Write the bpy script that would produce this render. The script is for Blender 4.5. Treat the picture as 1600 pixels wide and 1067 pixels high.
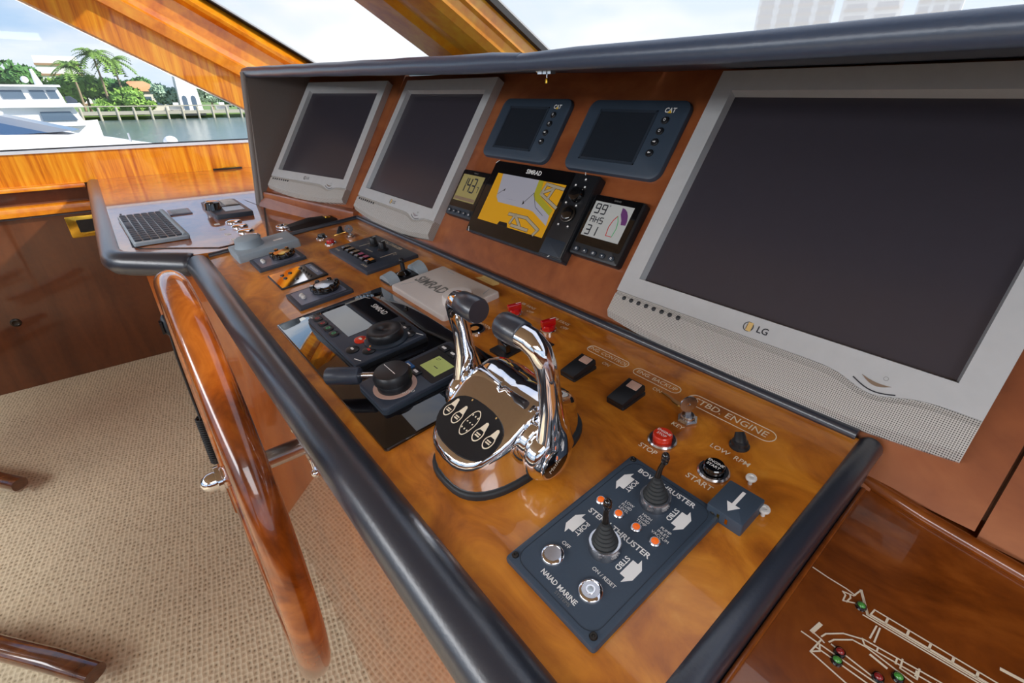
import bpy, math, random
from mathutils import Vector, Matrix
random.seed(7)
for _o in list(bpy.data.objects): bpy.data.objects.remove(_o)
scene = bpy.context.scene
COL = scene.collection
R = math.radians
ZC = 1.40                      # eye height above the carpet
# ------------------------------------------------------------------ camera
cam_d = bpy.data.cameras.new('camera'); cam = bpy.data.objects.new('camera', cam_d); COL.objects.link(cam)
cam_d.sensor_width = 36; cam_d.lens = 740.4 / 1600 * 36; cam_d.clip_start = .02; cam_d.clip_end = 3000
cam.location = (0, 0, ZC); cam.rotation_euler = (R(90 - 27.567), 0, R(50.661)); scene.camera = cam
# ------------------------------------------------------------------ world
w = bpy.data.worlds.new('sky'); scene.world = w; w.use_nodes = True
nt = w.node_tree; nt.nodes.clear()
def N(nt, typ, **kw):
    n = nt.nodes.new(typ)
    for k, v in kw.items():
        if k.startswith('i_'):
            n.inputs[int(k[2:]) if k[2:].isdigit() else k[2:].replace('_', ' ')].default_value = v
        else: setattr(n, k, v)
    return n
def ramp(nt, stops, fac, interp='LINEAR'):
    n = nt.nodes.new('ShaderNodeValToRGB'); cr = n.color_ramp; cr.interpolation = interp
    while len(cr.elements) < len(stops): cr.elements.new(.5)
    for e, (p, c) in zip(cr.elements, stops):
        e.position = p; e.color = (*c, 1) if len(c) == 3 else c
    nt.links.new(fac, n.inputs[0]); return n.outputs[0]
def srgb(r, g, b):
    f = lambda c: (c / 12.92 if c <= .04045 else ((c + .055) / 1.055) ** 2.4)
    return (f(r / 255), f(g / 255), f(b / 255))
tc = N(nt, 'ShaderNodeTexCoord'); sep = N(nt, 'ShaderNodeSeparateXYZ'); nt.links.new(tc.outputs['Generated'], sep.inputs[0])
sky_c = ramp(nt, [(0, srgb(205, 226, 246)), (.12, srgb(172, 206, 242)), (.45, srgb(120, 172, 232)), (1, srgb(80, 140, 220))], sep.outputs[2])
mp = N(nt, 'ShaderNodeMapping'); mp.inputs['Scale'].default_value = (2.2, 2.2, 6.5); nt.links.new(tc.outputs['Generated'], mp.inputs[0])
cl = N(nt, 'ShaderNodeTexNoise'); cl.inputs['Scale'].default_value = 1.6; cl.inputs['Detail'].default_value = 6; nt.links.new(mp.outputs[0], cl.inputs[0])
clf = ramp(nt, [(.42, (0, 0, 0)), (.66, (1, 1, 1))], cl.outputs[0])
mx = N(nt, 'ShaderNodeMixRGB'); nt.links.new(clf, mx.inputs[0]); nt.links.new(sky_c, mx.inputs[1]); mx.inputs[2].default_value = (.92, .94, .97, 1)
bg = N(nt, 'ShaderNodeBackground'); nt.links.new(mx.outputs[0], bg.inputs[0]); bg.inputs[1].default_value = .88
wo = N(nt, 'ShaderNodeOutputWorld'); nt.links.new(bg.outputs[0], wo.inputs[0])
# ------------------------------------------------------------------ lights
def lamp(name, typ, energy, loc, rot, color=(1, 1, 1), **kw):
    d = bpy.data.lights.new(name, typ); d.energy = energy; d.color = color
    for k, v in kw.items(): setattr(d, k, v)
    o = bpy.data.objects.new(name, d); COL.objects.link(o); o.location = loc; o.rotation_euler = rot; return o
sun_dir = Vector((.55, .75, .60)).normalized()          # towards the sun: ahead and to starboard
lamp('sun', 'SUN', 5.5, (0, 0, 20), (-sun_dir).to_track_quat('-Z', 'Y').to_euler(), (1, .95, .86), angle=R(2))
lamp('ceiling_light_aft', 'AREA', 95, (-1.0, -2.1, ZC + .53), (R(18), 0, 0), (.95, .97, 1), shape='RECTANGLE', size=3.2, size_y=1.2)  # unseen fill lamp, added under the headliner to brighten the cabin
lamp('ceiling_light_side', 'AREA', 14, (1.2, -.6, ZC + .54), (0, 0, 0), (.95, .97, 1), shape='RECTANGLE', size=1.0, size_y=1.0)  # weaker fill added on the starboard side, no fixture there
vs = scene.view_settings
vs.view_transform = 'Standard'; vs.look = 'None'; vs.gamma = 1; vs.exposure = .36; vs.use_curve_mapping = False
# ------------------------------------------------------------------ materials
M = {}
def mat(name, color, rough=.5, metal=0, spec=.5, coat=0, coat_r=.03, emit=None, es=0, bump=None, var=None):
    m = bpy.data.materials.new(name); m.use_nodes = True; t = m.node_tree; b = t.nodes['Principled BSDF']
    b.inputs['Base Color'].default_value = (*color, 1); b.inputs['Roughness'].default_value = rough
    b.inputs['Metallic'].default_value = metal; b.inputs['Specular IOR Level'].default_value = spec
    b.inputs['Coat Weight'].default_value = coat; b.inputs['Coat Roughness'].default_value = coat_r
    if emit: b.inputs['Emission Color'].default_value = (*emit, 1); b.inputs['Emission Strength'].default_value = es
    c = N(t, 'ShaderNodeTexCoord')
    n = N(t, 'ShaderNodeTexNoise'); n.inputs['Scale'].default_value = (bump or (60, 0))[0]; n.inputs['Detail'].default_value = 3
    t.links.new(c.outputs['Object'], n.inputs[0])
    v = var if var is not None else .06
    if v:
        mr = N(t, 'ShaderNodeMapRange'); mr.inputs[3].default_value = 1 - v; mr.inputs[4].default_value = 1 + v
        t.links.new(n.outputs[0], mr.inputs[0])
        hv = N(t, 'ShaderNodeHueSaturation'); hv.inputs['Color'].default_value = (*color, 1); t.links.new(mr.outputs[0], hv.inputs['Value'])
        t.links.new(hv.outputs[0], b.inputs['Base Color'])
    if bump and bump[1]:
        bp = N(t, 'ShaderNodeBump'); bp.inputs['Strength'].default_value = bump[1]; bp.inputs['Distance'].default_value = .002
        t.links.new(n.outputs[0], bp.inputs['Height']); t.links.new(bp.outputs[0], b.inputs['Normal'])
    M[name] = m; return m
def wood(name, stops, scale=(1, 1, 1), ns=4, distort=1.5, rough=.25, coat=1, coat_r=.03, fine=(1, 1, 1), spec=.5):
    m = bpy.data.materials.new(name); m.use_nodes = True; t = m.node_tree; b = t.nodes['Principled BSDF']
    c = N(t, 'ShaderNodeTexCoord')
    a = N(t, 'ShaderNodeMapping'); a.inputs['Scale'].default_value = scale; t.links.new(c.outputs['Object'], a.inputs[0])
    n = N(t, 'ShaderNodeTexNoise'); n.inputs['Scale'].default_value = ns; n.inputs['Detail'].default_value = 6; n.inputs['Roughness'].default_value = .6; n.inputs['Distortion'].default_value = distort
    t.links.new(a.outputs[0], n.inputs[0])
    a2 = N(t, 'ShaderNodeMapping'); a2.inputs['Scale'].default_value = fine; t.links.new(c.outputs['Object'], a2.inputs[0])
    n2 = N(t, 'ShaderNodeTexNoise'); n2.inputs['Scale'].default_value = 40; n2.inputs['Detail'].default_value = 2; t.links.new(a2.outputs[0], n2.inputs[0])
    add = N(t, 'ShaderNodeMath', operation='MULTIPLY_ADD'); add.inputs[1].default_value = .22; t.links.new(n2.outputs[0], add.inputs[0]); t.links.new(n.outputs[0], add.inputs[2])
    sb = N(t, 'ShaderNodeMath', operation='SUBTRACT'); sb.inputs[1].default_value = .11; t.links.new(add.outputs[0], sb.inputs[0])
    col = ramp(t, stops, sb.outputs[0]); t.links.new(col, b.inputs['Base Color'])
    b.inputs['Roughness'].default_value = rough; b.inputs['Coat Weight'].default_value = coat; b.inputs['Coat Roughness'].default_value = coat_r
    b.inputs['Specular IOR Level'].default_value = spec
    M[name] = m; return m
wood('burl', [(.26, srgb(140, 74, 16)), (.45, srgb(192, 112, 28)), (.62, srgb(218, 138, 40)), (.8, srgb(236, 166, 70))], (1, 1.6, 1), 8, 1.4, .3, .6, .035, (1, 1, 1))
wood('counter_gloss', [(.26, srgb(132, 64, 12)), (.45, srgb(176, 92, 20)), (.62, srgb(204, 118, 30)), (.8, srgb(224, 146, 54))], (1, 1.6, 1), 6, 1.4, .3, 1, .03, (1, 1, 1))
M['counter_gloss'].node_tree.nodes['Principled BSDF'].inputs['Coat IOR'].default_value = 2.1
wood('panel_wood', [(.28, srgb(124, 62, 32)), (.5, srgb(156, 86, 46)), (.75, srgb(180, 108, 62))], (1, .6, 2.2), 3.5, 1.2, .35, .6, .1, (1, 1, 1))
wood('honey_wall', [(.3, srgb(184, 92, 8)), (.48, srgb(226, 138, 20)), (.7, srgb(246, 178, 48))], (.3, 16, .9), 2.2, .5, .3, 1, .05, (.3, 3, .3))
wood('honey_beam', [(.3, srgb(196, 98, 8)), (.5, srgb(234, 144, 20)), (.72, srgb(250, 186, 50))], (4, 3, 3), 1.2, .5, .3, 1, .05, (1, 1, 1))
wood('cupboard_wood', [(.3, srgb(84, 42, 18)), (.5, srgb(100, 52, 24)), (.72, srgb(114, 62, 30))], (.4, 5, .6), 2.2, .6, .3, 1, .05)
wood('face_wood', [(.3, srgb(130, 62, 22)), (.5, srgb(166, 86, 34)), (.72, srgb(192, 112, 50))], (7, 3, .8), 1.3, .6, .25, 1, .02, (2, 1, .3))
wood('wheel_wood', [(.3, srgb(96, 40, 8)), (.48, srgb(150, 72, 16)), (.7, srgb(196, 110, 36))], (2, 2, 2), 4, 1.5, .2, 1, .01, (1, 1, 1))
wood('mimic_wood', [(.3, srgb(98, 46, 12)), (.5, srgb(138, 70, 20)), (.75, srgb(172, 96, 34))], (1, 1.6, 1), 6, 1.2, .25, 1, .02)
wood('rail_wood', [(.3, srgb(70, 36, 18)), (.5, srgb(104, 58, 30)), (.72, srgb(136, 82, 44))], (2, 2, 2), 4, 1.0, .2, 1, .02)
mat('vinyl', srgb(44, 50, 62), .30, bump=(260, .10), spec=.8, coat=.5, coat_r=.3)
mat('vinyl_hood', srgb(62, 78, 102), .34, bump=(180, .12), spec=.8)
mat('vinyl_cheek', srgb(128, 120, 116), .5, bump=(180, .12))
mat('black_plastic', srgb(30, 32, 36), .35)
mat('black_gloss', srgb(10, 10, 12), .06, coat=1)
mat('black_glass', srgb(14, 12, 14), .03, coat=1, coat_r=.01)
mat('screen', srgb(62, 58, 66), .28, spec=.6)
mat('slate_plastic', srgb(62, 76, 92), .45, bump=(500, .04))
mat('dark_slate', srgb(44, 54, 66), .45, bump=(500, .04))
mat('slate_screen', srgb(40, 46, 54), .15)
mat('silver_plastic', srgb(198, 199, 200), .38, spec=.5)
mat('silver_edge', srgb(210, 214, 216), .3, metal=.3)
mat('charcoal_button', srgb(48, 50, 54), .5)
mat('chrome', (.86, .86, .88), .035, metal=1, var=0)
mat('steel', (.62, .62, .64), .22, metal=1, var=.03)
mat('dark_metal', srgb(70, 66, 62), .3, metal=.9)
mat('brass', srgb(206, 160, 60), .2, metal=1)
mat('key_brass', srgb(190, 146, 74), .28, metal=1)
mat('white_print', srgb(252, 252, 250), .6, var=0)
mat('cream_print', srgb(244, 230, 204), .6, var=0)
mat('gold_print', srgb(214, 172, 104), .6, var=0)
mat('dark_print', srgb(44, 46, 54), .5, var=0)
mat('grey_print', srgb(128, 128, 126), .5, var=0)
mat('white_plastic', srgb(226, 224, 220), .4)
mat('cover_grey', srgb(228, 221, 217), .5, bump=(400, .03))
mat('cover_slate', srgb(158, 173, 184), .55, bump=(400, .03))
mat('device_slate', srgb(58, 66, 80), .4)
mat('plate_blue', srgb(112, 118, 138), .3, metal=.3)
mat('red_gloss', srgb(196, 14, 22), .12, coat=1)
mat('red_button', srgb(226, 52, 24), .3, coat=.5)
mat('red_mark', srgb(206, 40, 40), .5, var=0)
mat('green_mark', srgb(60, 190, 110), .5, var=0)
mat('orange_lens', srgb(246, 108, 20), .25, emit=srgb(250, 110, 20), es=.25)
mat('amber_lens', srgb(226, 150, 70), .3)
mat('pink_lens', srgb(176, 92, 120), .3)
mat('tan_lens', srgb(150, 128, 104), .3)
mat('blue_button', srgb(44, 104, 168), .4)
mat('rocker_pink', srgb(214, 176, 160), .4)
mat('lcd_green', srgb(186, 200, 120), .25, emit=srgb(186, 200, 120), es=.12)
mat('lcd_olive', srgb(150, 140, 92), .25, emit=srgb(160, 146, 90), es=.15)
mat('lcd_grey', srgb(168, 170, 168), .25, emit=srgb(170, 172, 170), es=.2)
mat('lcd_pale', srgb(196, 208, 218), .25)
mat('chart_land', srgb(176, 128, 24), .2, emit=srgb(186, 134, 24), es=.35, var=0)
mat('chart_water', srgb(136, 136, 146), .2, emit=srgb(140, 140, 150), es=.35, var=0)
mat('chart_canal', srgb(140, 130, 112), .2, emit=srgb(150, 140, 120), es=.3, var=0)
mat('chart_green', srgb(140, 134, 40), .2, emit=srgb(146, 140, 40), es=.3, var=0)
mat('chart_line', srgb(30, 26, 26), .3, var=0)
mat('purple_mark', srgb(110, 60, 120), .4, var=0)
mat('yellow_mark', srgb(250, 200, 30), .5, var=0)
mat('sticker', srgb(226, 190, 120), .6)
mat('green_lens', srgb(70, 150, 60), .1, coat=1)
mat('ruby_lens', srgb(140, 20, 22), .1, coat=1)
mat('rubber', srgb(36, 40, 44), .5)
mat('boot_rubber', srgb(52, 56, 58), .55)
mat('white_gel', srgb(238, 238, 240), .3)
mat('white_paint', srgb(236, 234, 230), .55)
mat('ceiling_cream', srgb(182, 158, 128), .5, bump=(30, .05))
mat('navy_canvas', srgb(40, 62, 120), .8)
mat('tinted_glass', srgb(60, 78, 100), .1, coat=1)
mat('orange_roof', srgb(212, 150, 104), .8)
mat('stone_wall', srgb(226, 220, 208), .8)
mat('window_dark', srgb(86, 104, 122), .2)
mat('dock_wood', srgb(170, 166, 150), .85)
mat('leaf_light', srgb(124, 164, 66), .7, var=.35, bump=(.8, 0))
mat('leaf_dark', srgb(70, 118, 52), .7, var=.35, bump=(.8, 0))
mat('leaf_silver', srgb(150, 176, 150), .7, var=.25, bump=(.8, 0))
mat('palm_leaf', srgb(112, 146, 58), .65, var=.3, bump=(1.2, 0))
mat('trunk', srgb(150, 132, 108), .9)
mat('tower_white', srgb(238, 236, 232), .7)
mat('balcony_tan', srgb(150, 120, 92), .8)
mat('land_green', srgb(110, 140, 70), .9)
mat('seal_black', srgb(34, 32, 34), .5)
mat('white_frame', srgb(214, 222, 232), .4)
mat('leather_black', srgb(36, 30, 30), .4, bump=(120, .1))
# carpet: rows of looped tufts with dark dimples
def carpet():
    m = bpy.data.materials.new('carpet'); m.use_nodes = True; t = m.node_tree; b = t.nodes['Principled BSDF']
    c = N(t, 'ShaderNodeTexCoord')
    a = N(t, 'ShaderNodeMapping'); a.inputs['Scale'].default_value = (1, 1.3, 0); a.inputs['Rotation'].default_value = (0, 0, R(12)); t.links.new(c.outputs['Object'], a.inputs[0])
    v = N(t, 'ShaderNodeTexVoronoi'); v.inputs['Scale'].default_value = 58; v.inputs['Randomness'].default_value = .3; t.links.new(a.outputs[0], v.inputs['Vector'])
    n = N(t, 'ShaderNodeTexNoise'); n.inputs['Scale'].default_value = 2.2; n.inputs['Detail'].default_value = 4; t.links.new(c.outputs['Object'], n.inputs[0])
    dots = ramp(t, [(.08, srgb(146, 128, 102)), (.28, srgb(208, 192, 162)), (.6, srgb(224, 209, 180))], v.outputs['Distance'])
    big = ramp(t, [(.35, (.9, .88, .86)), (.7, (1.04, 1.03, 1.0))], n.outputs[0])
    mu = N(t, 'ShaderNodeMixRGB', blend_type='MULTIPLY'); mu.inputs[0].default_value = 1; t.links.new(dots, mu.inputs[1]); t.links.new(big, mu.inputs[2])
    t.links.new(mu.outputs[0], b.inputs['Base Color']); b.inputs['Roughness'].default_value = .95
    bp = N(t, 'ShaderNodeBump'); bp.inputs['Strength'].default_value = .7; bp.inputs['Distance'].default_value = .006
    t.links.new(v.outputs['Distance'], bp.inputs['Height']); t.links.new(bp.outputs[0], b.inputs['Normal'])
    M['carpet'] = m
carpet()
# perforated loudspeaker grille
def grille():
    m = bpy.data.materials.new('grille'); m.use_nodes = True; t = m.node_tree; b = t.nodes['Principled BSDF']
    c = N(t, 'ShaderNodeTexCoord')
    s = N(t, 'ShaderNodeVectorMath', operation='SCALE'); s.inputs['Scale'].default_value = 460; t.links.new(c.outputs['Object'], s.inputs[0])
    f = N(t, 'ShaderNodeVectorMath', operation='FRACTION'); t.links.new(s.outputs[0], f.inputs[0])
    d = N(t, 'ShaderNodeVectorMath', operation='SUBTRACT'); d.inputs[1].default_value = (.5, .5, 0); t.links.new(f.outputs[0], d.inputs[0])
    sp = N(t, 'ShaderNodeSeparateXYZ'); t.links.new(d.outputs[0], sp.inputs[0])
    cb = N(t, 'ShaderNodeCombineXYZ'); t.links.new(sp.outputs[0], cb.inputs[0]); t.links.new(sp.outputs[1], cb.inputs[1])
    l = N(t, 'ShaderNodeVectorMath', operation='LENGTH'); t.links.new(cb.outputs[0], l.inputs[0])
    col = ramp(t, [(.27, srgb(92, 88, 84)), (.36, srgb(212, 208, 202))], l.outputs['Value'])
    t.links.new(col, b.inputs['Base Color']); b.inputs['Roughness'].default_value = .4
    M['grille'] = m
grille()
# clear pane: mostly see-through, with a grazing-angle reflection; the windscreen wears a white sun mesh outside
def pane(name, haze, hcol=(.9, .9, .9), tint=(1, 1, 1)):
    m = bpy.data.materials.new(name); m.use_nodes = True; t = m.node_tree; t.nodes.clear()
    o = N(t, 'ShaderNodeOutputMaterial'); tr = N(t, 'ShaderNodeBsdfTransparent'); tr.inputs[0].default_value = (*tint, 1); gl = N(t, 'ShaderNodeBsdfGlossy'); gl.inputs['Roughness'].default_value = .02
    tl = N(t, 'ShaderNodeBsdfTranslucent'); tl.inputs[0].default_value = (*hcol, 1)
    a = N(t, 'ShaderNodeMixShader'); a.inputs[0].default_value = haze; t.links.new(tr.outputs[0], a.inputs[1]); t.links.new(tl.outputs[0], a.inputs[2])
    b = N(t, 'ShaderNodeMixShader'); b.inputs[0].default_value = .05; t.links.new(a.outputs[0], b.inputs[1]); t.links.new(gl.outputs[0], b.inputs[2])
    t.links.new(b.outputs[0], o.inputs[0]); M[name] = m
pane('clear_pane', 0.0); pane('mesh_pane', .46, (.60, .59, .58), (.88, .87, .86))
def water():
    m = mat('water', srgb(96, 116, 112), .22, spec=.5, var=.15, bump=(.25, 0)); t = m.node_tree; b = t.nodes['Principled BSDF']
    c = N(t, 'ShaderNodeTexCoord'); n = N(t, 'ShaderNodeTexNoise'); n.inputs['Scale'].default_value = .7; n.inputs['Detail'].default_value = 5; t.links.new(c.outputs['Object'], n.inputs[0])
    bp = N(t, 'ShaderNodeBump'); bp.inputs['Strength'].default_value = .25; bp.inputs['Distance'].default_value = .3
    t.links.new(n.outputs[0], bp.inputs['Height']); t.links.new(bp.outputs[0], b.inputs['Normal'])
water()
# ------------------------------------------------------------------ mesh helpers
def rrect(w, h, r, n=4):
    r = max(min(r, w / 2 - 1e-5, h / 2 - 1e-5), 1e-5); P = []
    for cx, cy, a0 in ((w / 2 - r, h / 2 - r, 0), (-w / 2 + r, h / 2 - r, 90), (-w / 2 + r, -h / 2 + r, 180), (w / 2 - r, -h / 2 + r, 270)):
        for i in range(n + 1):
            a = R(a0 + 90 * i / n); P.append((cx + r * math.cos(a), cy + r * math.sin(a)))
    return P
def circ(rx, ry=None, n=24, cx=0, cy=0):
    ry = ry or rx; return [(cx + rx * math.cos(2 * math.pi * i / n), cy + ry * math.sin(2 * math.pi * i / n)) for i in range(n)]
def inset(P, d):
    out = []; n = len(P)
    for i in range(n):
        p0, p1, p2 = Vector(P[i - 1]), Vector(P[i]), Vector(P[(i + 1) % n])
        e1 = (p1 - p0); e2 = (p2 - p1)
        if e1.length < 1e-9 or e2.length < 1e-9: out.append(tuple(p1)); continue
        e1.normalize(); e2.normalize(); n1 = Vector((-e1.y, e1.x)); n2 = Vector((-e2.y, e2.x)); b = n1 + n2
        if b.length < 1e-6: out.append(tuple(p1)); continue
        b.normalize(); k = d / max(b.dot(n1), .35); q = p1 + b * k; out.append((q.x, q.y))
    return out
class MB:
    def __init__(s): s.v = []; s.f = []; s.m = []
    def add(s, vs, fs, m=0):
        o = len(s.v); s.v += [tuple(v) for v in vs]
        for f in fs: s.f.append(tuple(i + o for i in f)); s.m.append(m)
        return s
    def prism(s, P, z0, z1, c=0, m=0, bottom=True, at=(0, 0)):
        P = [(x + at[0], y + at[1]) for x, y in P]
        a = sum(P[i - 1][0] * P[i][1] - P[i][0] * P[i - 1][1] for i in range(len(P)))
        if a < 0: P = P[::-1]
        n = len(P); rings = [[(x, y, z0) for x, y in P]]
        if c: rings += [[(x, y, z1 - c) for x, y in P], [(x, y, z1 - .3 * c) for x, y in inset(P, .3 * c)], [(x, y, z1) for x, y in inset(P, c)]]
        else: rings.append([(x, y, z1) for x, y in P])
        vs = [v for r_ in rings for v in r_]; fs = []
        for k in range(len(rings) - 1):
            for i in range(n): fs.append((k * n + i, k * n + (i + 1) % n, (k + 1) * n + (i + 1) % n, (k + 1) * n + i))
        fs.append(tuple(range((len(rings) - 1) * n, len(rings) * n)))
        if bottom: fs.append(tuple(range(n - 1, -1, -1)))
        return s.add(vs, fs, m)
    def slab(s, cx, cy, w, h, r, z0, z1, c=0, m=0, n=4): return s.prism(rrect(w, h, r, n), z0, z1, c, m, at=(cx, cy))
    def box(s, x0, x1, y0, y1, z0, z1, m=0): return s.prism([(x0, y0), (x1, y0), (x1, y1), (x0, y1)], z0, z1, 0, m)
    def lathe(s, prof, at=(0, 0, 0), n=24, axis='z', m=0, sx=1, sy=1):
        vs = []; fs = []; k = len(prof)
        for i in range(n):
            a = 2 * math.pi * i / n; c, d = math.cos(a), math.sin(a)
            for r, z in prof:
                x, y = r * c * sx, r * d * sy
                q = (x, y, z) if axis == 'z' else ((z, x, y) if axis == 'x' else (y, z, x))
                vs.append((q[0] + at[0], q[1] + at[1], q[2] + at[2]))
        for i in range(n):
            j = (i + 1) % n
            for t in range(k - 1): fs.append((i * k + t, j * k + t, j * k + t + 1, i * k + t + 1))
        if prof[0][0] > 1e-7: fs.append(tuple(i * k for i in range(n - 1, -1, -1)))
        if prof[-1][0] > 1e-7: fs.append(tuple(i * k + k - 1 for i in range(n)))
        return s.add(vs, fs, m)
    def tube(s, path, r, n=10, m=0, closed=False):
        pts = [Vector(p) for p in path]; K = len(pts); rs = r if isinstance(r, (list, tuple)) else [r] * K
        T = []
        for i in range(K):
            if closed: t = pts[(i + 1) % K] - pts[i - 1]
            else: t = pts[min(i + 1, K - 1)] - pts[max(i - 1, 0)]
            T.append(t.normalized())
        up = Vector((0, 0, 1)) if abs(T[0].z) < .9 else Vector((1, 0, 0))
        u = T[0].cross(up).normalized(); vs = []; fs = []
        for i in range(K):
            u = (u - T[i] * u.dot(T[i])).normalized(); v = T[i].cross(u)
            for j in range(n):
                a = 2 * math.pi * j / n; vs.append(pts[i] + (u * math.cos(a) + v * math.sin(a)) * rs[i])
        for i in range(K if closed else K - 1):
            i2 = (i + 1) % K
            for j in range(n): fs.append((i * n + j, i * n + (j + 1) % n, i2 * n + (j + 1) % n, i2 * n + j))
        if not closed: fs += [tuple(range(n - 1, -1, -1)), tuple((K - 1) * n + j for j in range(n))]
        return s.add(vs, fs, m)
    def ball(s, at, rx, ry=None, rz=None, n=16, k=8, m=0):
        ry = ry or rx; rz = rz or rx
        pr = [(max(math.sin(math.pi * i / k), 0), -math.cos(math.pi * i / k)) for i in range(k + 1)]; pr[0] = (1e-4, -1); pr[-1] = (1e-4, 1)
        o = len(s.v); s.lathe(pr, n=n, m=m)
        for i in range(o, len(s.v)): x, y, z = s.v[i]; s.v[i] = (x * rx + at[0], y * ry + at[1], z * rz + at[2])
        return s
    def ribbon(s, path, wd, z0, z1, m=0, closed=False):   # flat line of constant width lying in a local xy plane
        n = len(path)
        for i in range(n if closed else n - 1):
            a, b = Vector(path[i]), Vector(path[(i + 1) % n]); d = (b - a)
            if d.length < 1e-9: continue
            d.normalize(); p = Vector((-d.y, d.x)) * wd / 2; e = d * wd * .35
            s.prism([tuple(a - e + p), tuple(a - e - p), tuple(b + e - p), tuple(b + e + p)], z0, z1, 0, m)
        return s
    def ring(s, P, wd, z0, z1, m=0):
        Q = inset(P, wd); n = len(P)
        a = sum(P[i - 1][0] * P[i][1] - P[i][0] * P[i - 1][1] for i in range(n))
        if a < 0: P = P[::-1]; Q = inset(P, wd)
        vs = [(x, y, z0) for x, y in P] + [(x, y, z1) for x, y in P] + [(x, y, z1) for x, y in Q] + [(x, y, z0) for x, y in Q]; fs = []
        for i in range(n):
            j = (i + 1) % n
            fs += [(i, j, n + j, n + i), (n + i, n + j, 2 * n + j, 2 * n + i), (2 * n + i, 2 * n + j, 3 * n + j, 3 * n + i)]
        return s.add(vs, fs, m)
    def loft(s, rings, m=0, caps=True, closed_ring=True):
        n = len(rings[0]); vs = [v for r_ in rings for v in r_]; fs = []
        for k in range(len(rings) - 1):
            for i in range(n if closed_ring else n - 1): fs.append((k * n + i, k * n + (i + 1) % n, (k + 1) * n + (i + 1) % n, (k + 1) * n + i))
        if caps: fs += [tuple(range(n - 1, -1, -1)), tuple(range((len(rings) - 1) * n, len(rings) * n))]
        return s.add(vs, fs, m)
    def xf(s, mtx): s.v = [tuple(mtx @ Vector(v)) for v in s.v]; return s
    def build(s, name, mats, parent=None, ang=38, loc=None):
        k = SC.get(parent, 1); me = bpy.data.meshes.new(name)
        me.from_pydata([(x * k, y * k, z * k) for x, y, z in s.v], [], s.f)
        if isinstance(mats, str): mats = [mats]
        for q in mats: me.materials.append(M[q])
        me.polygons.foreach_set('material_index', s.m); me.polygons.foreach_set('use_smooth', [True] * len(s.f))
        me.update(); me.set_sharp_from_angle(angle=R(ang))
        o = bpy.data.objects.new(name, me); COL.objects.link(o)
        if parent: o.parent = parent; SC[o] = k
        if loc: o.location = tuple(c * k for c in loc)
        return o
SC = {}
def dup(o, parent, loc, rz=0):
    c = o.copy(); COL.objects.link(c); c.parent = parent; k = SC.get(parent, 1); c.location = tuple(a * k for a in loc); c.rotation_euler.z = rz; SC[c] = k; return c
def tag(o, label, cat, group=None):
    o['label'] = label; o['category'] = cat
    if group: o['group'] = group
    return o
def struct(o, label, cat=None):
    o['kind'] = 'structure'; o['label'] = label; o['category'] = cat or o.name.split('_')[0]; return o
def thing(name, label, cat, loc, rot=(0, 0, 0), group=None, scale=1):
    o = bpy.data.objects.new(name, None); COL.objects.link(o); o.empty_display_size = .02
    o.location = loc; o.rotation_euler = rot; SC[o] = scale; return tag(o, label, cat, group)
A_D = R(6.534); K = .826
def W(x, y, z): return Vector((x, y, z + ZC))
def desk_p(x, s, n=0):                       # x along the console, s up the sloping desk, n above it (survey units)
    return W(x * K, (s * math.cos(A_D) - n * math.sin(A_D)) * K, -.413 + (s * math.sin(A_D) + n * math.cos(A_D)) * K)
def dthing(name, label, cat, x, s, rz=0, group=None): return thing(name, label, cat, desk_p(x, s), (A_D, 0, rz), group, K)
B_P = R(33.472)
def pan_p(x, t, n=0): return W(x, .488 + t * math.sin(B_P) - n * math.cos(B_P), -.5 + t * math.cos(B_P) + n * math.sin(B_P))
def pthing(name, label, cat, x, t, group=None): return thing(name, label, cat, pan_p(x, t), (math.pi / 2 - B_P, 0, 0), group)
_tc = {}
def text(s, size, x, y, z, m, parent, rot=0, sx=1, align='CENTER', bold=0, name='lettering', shear=0):
    cu = bpy.data.curves.new('t', 'FONT'); cu.body = s; cu.size = size; cu.align_x = align; cu.align_y = 'CENTER'; cu.offset = bold * size; cu.shear = shear; cu.resolution_u = 3
    cu.fill_mode = 'FRONT'
    ob = bpy.data.objects.new('t', cu); me = ob.to_mesh()
    k = SC.get(parent, 1); c, d = math.cos(rot), math.sin(rot)
    vs = [((x + v.co.x * sx * c - v.co.y * d) * k, (y + v.co.x * sx * d + v.co.y * c) * k, z * k) for v in me.vertices]
    fs = [tuple(p.vertices) for p in me.polygons]; ob.to_mesh_clear()
    n = bpy.data.meshes.new(name); n.from_pydata(vs, [], fs); n.materials.append(M[m]); n.update()
    bpy.data.objects.remove(ob); bpy.data.curves.remove(cu)
    o = bpy.data.objects.new(name, n); COL.objects.link(o); o.parent = parent; SC[o] = k; return o
def wprism(P, z0, z1, c=0, m=0): return MB().prism(P, z0 + ZC, z1 + ZC, c, m)
# ------------------------------------------------------------------ the pilothouse
def wpart(mb, name, mats, parent, ang=38):      # a mesh given in world coordinates, hung under a thing or part
    p = parent; m = Matrix.Identity(4)
    while p is not None:
        m = Matrix.LocRotScale(p.location, p.rotation_euler, None) @ m; p = p.parent
    return mb.xf(m.inverted()).build(name, mats, None, ang) if parent is None else _wp(mb.xf(m.inverted()), name, mats, parent, ang)
def _wp(mb, name, mats, parent, ang):
    k = SC.get(parent, 1); SC[parent] = 1; o = mb.build(name, mats, parent, ang); SC[parent] = k; SC[o] = 1; return o
def wbox(x0, x1, y0, y1, z0, z1, m=0, mb=None): return (mb or MB()).box(x0, x1, y0, y1, z0 + ZC, z1 + ZC, m)
XW = -3.30
struct(wbox(XW - .1, 2.1, -3.3, 1.6, -1.46, -1.40).build('floor', 'carpet'), 'beige looped carpet with rows of dark dimples covering the wheelhouse floor', 'floor')
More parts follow.
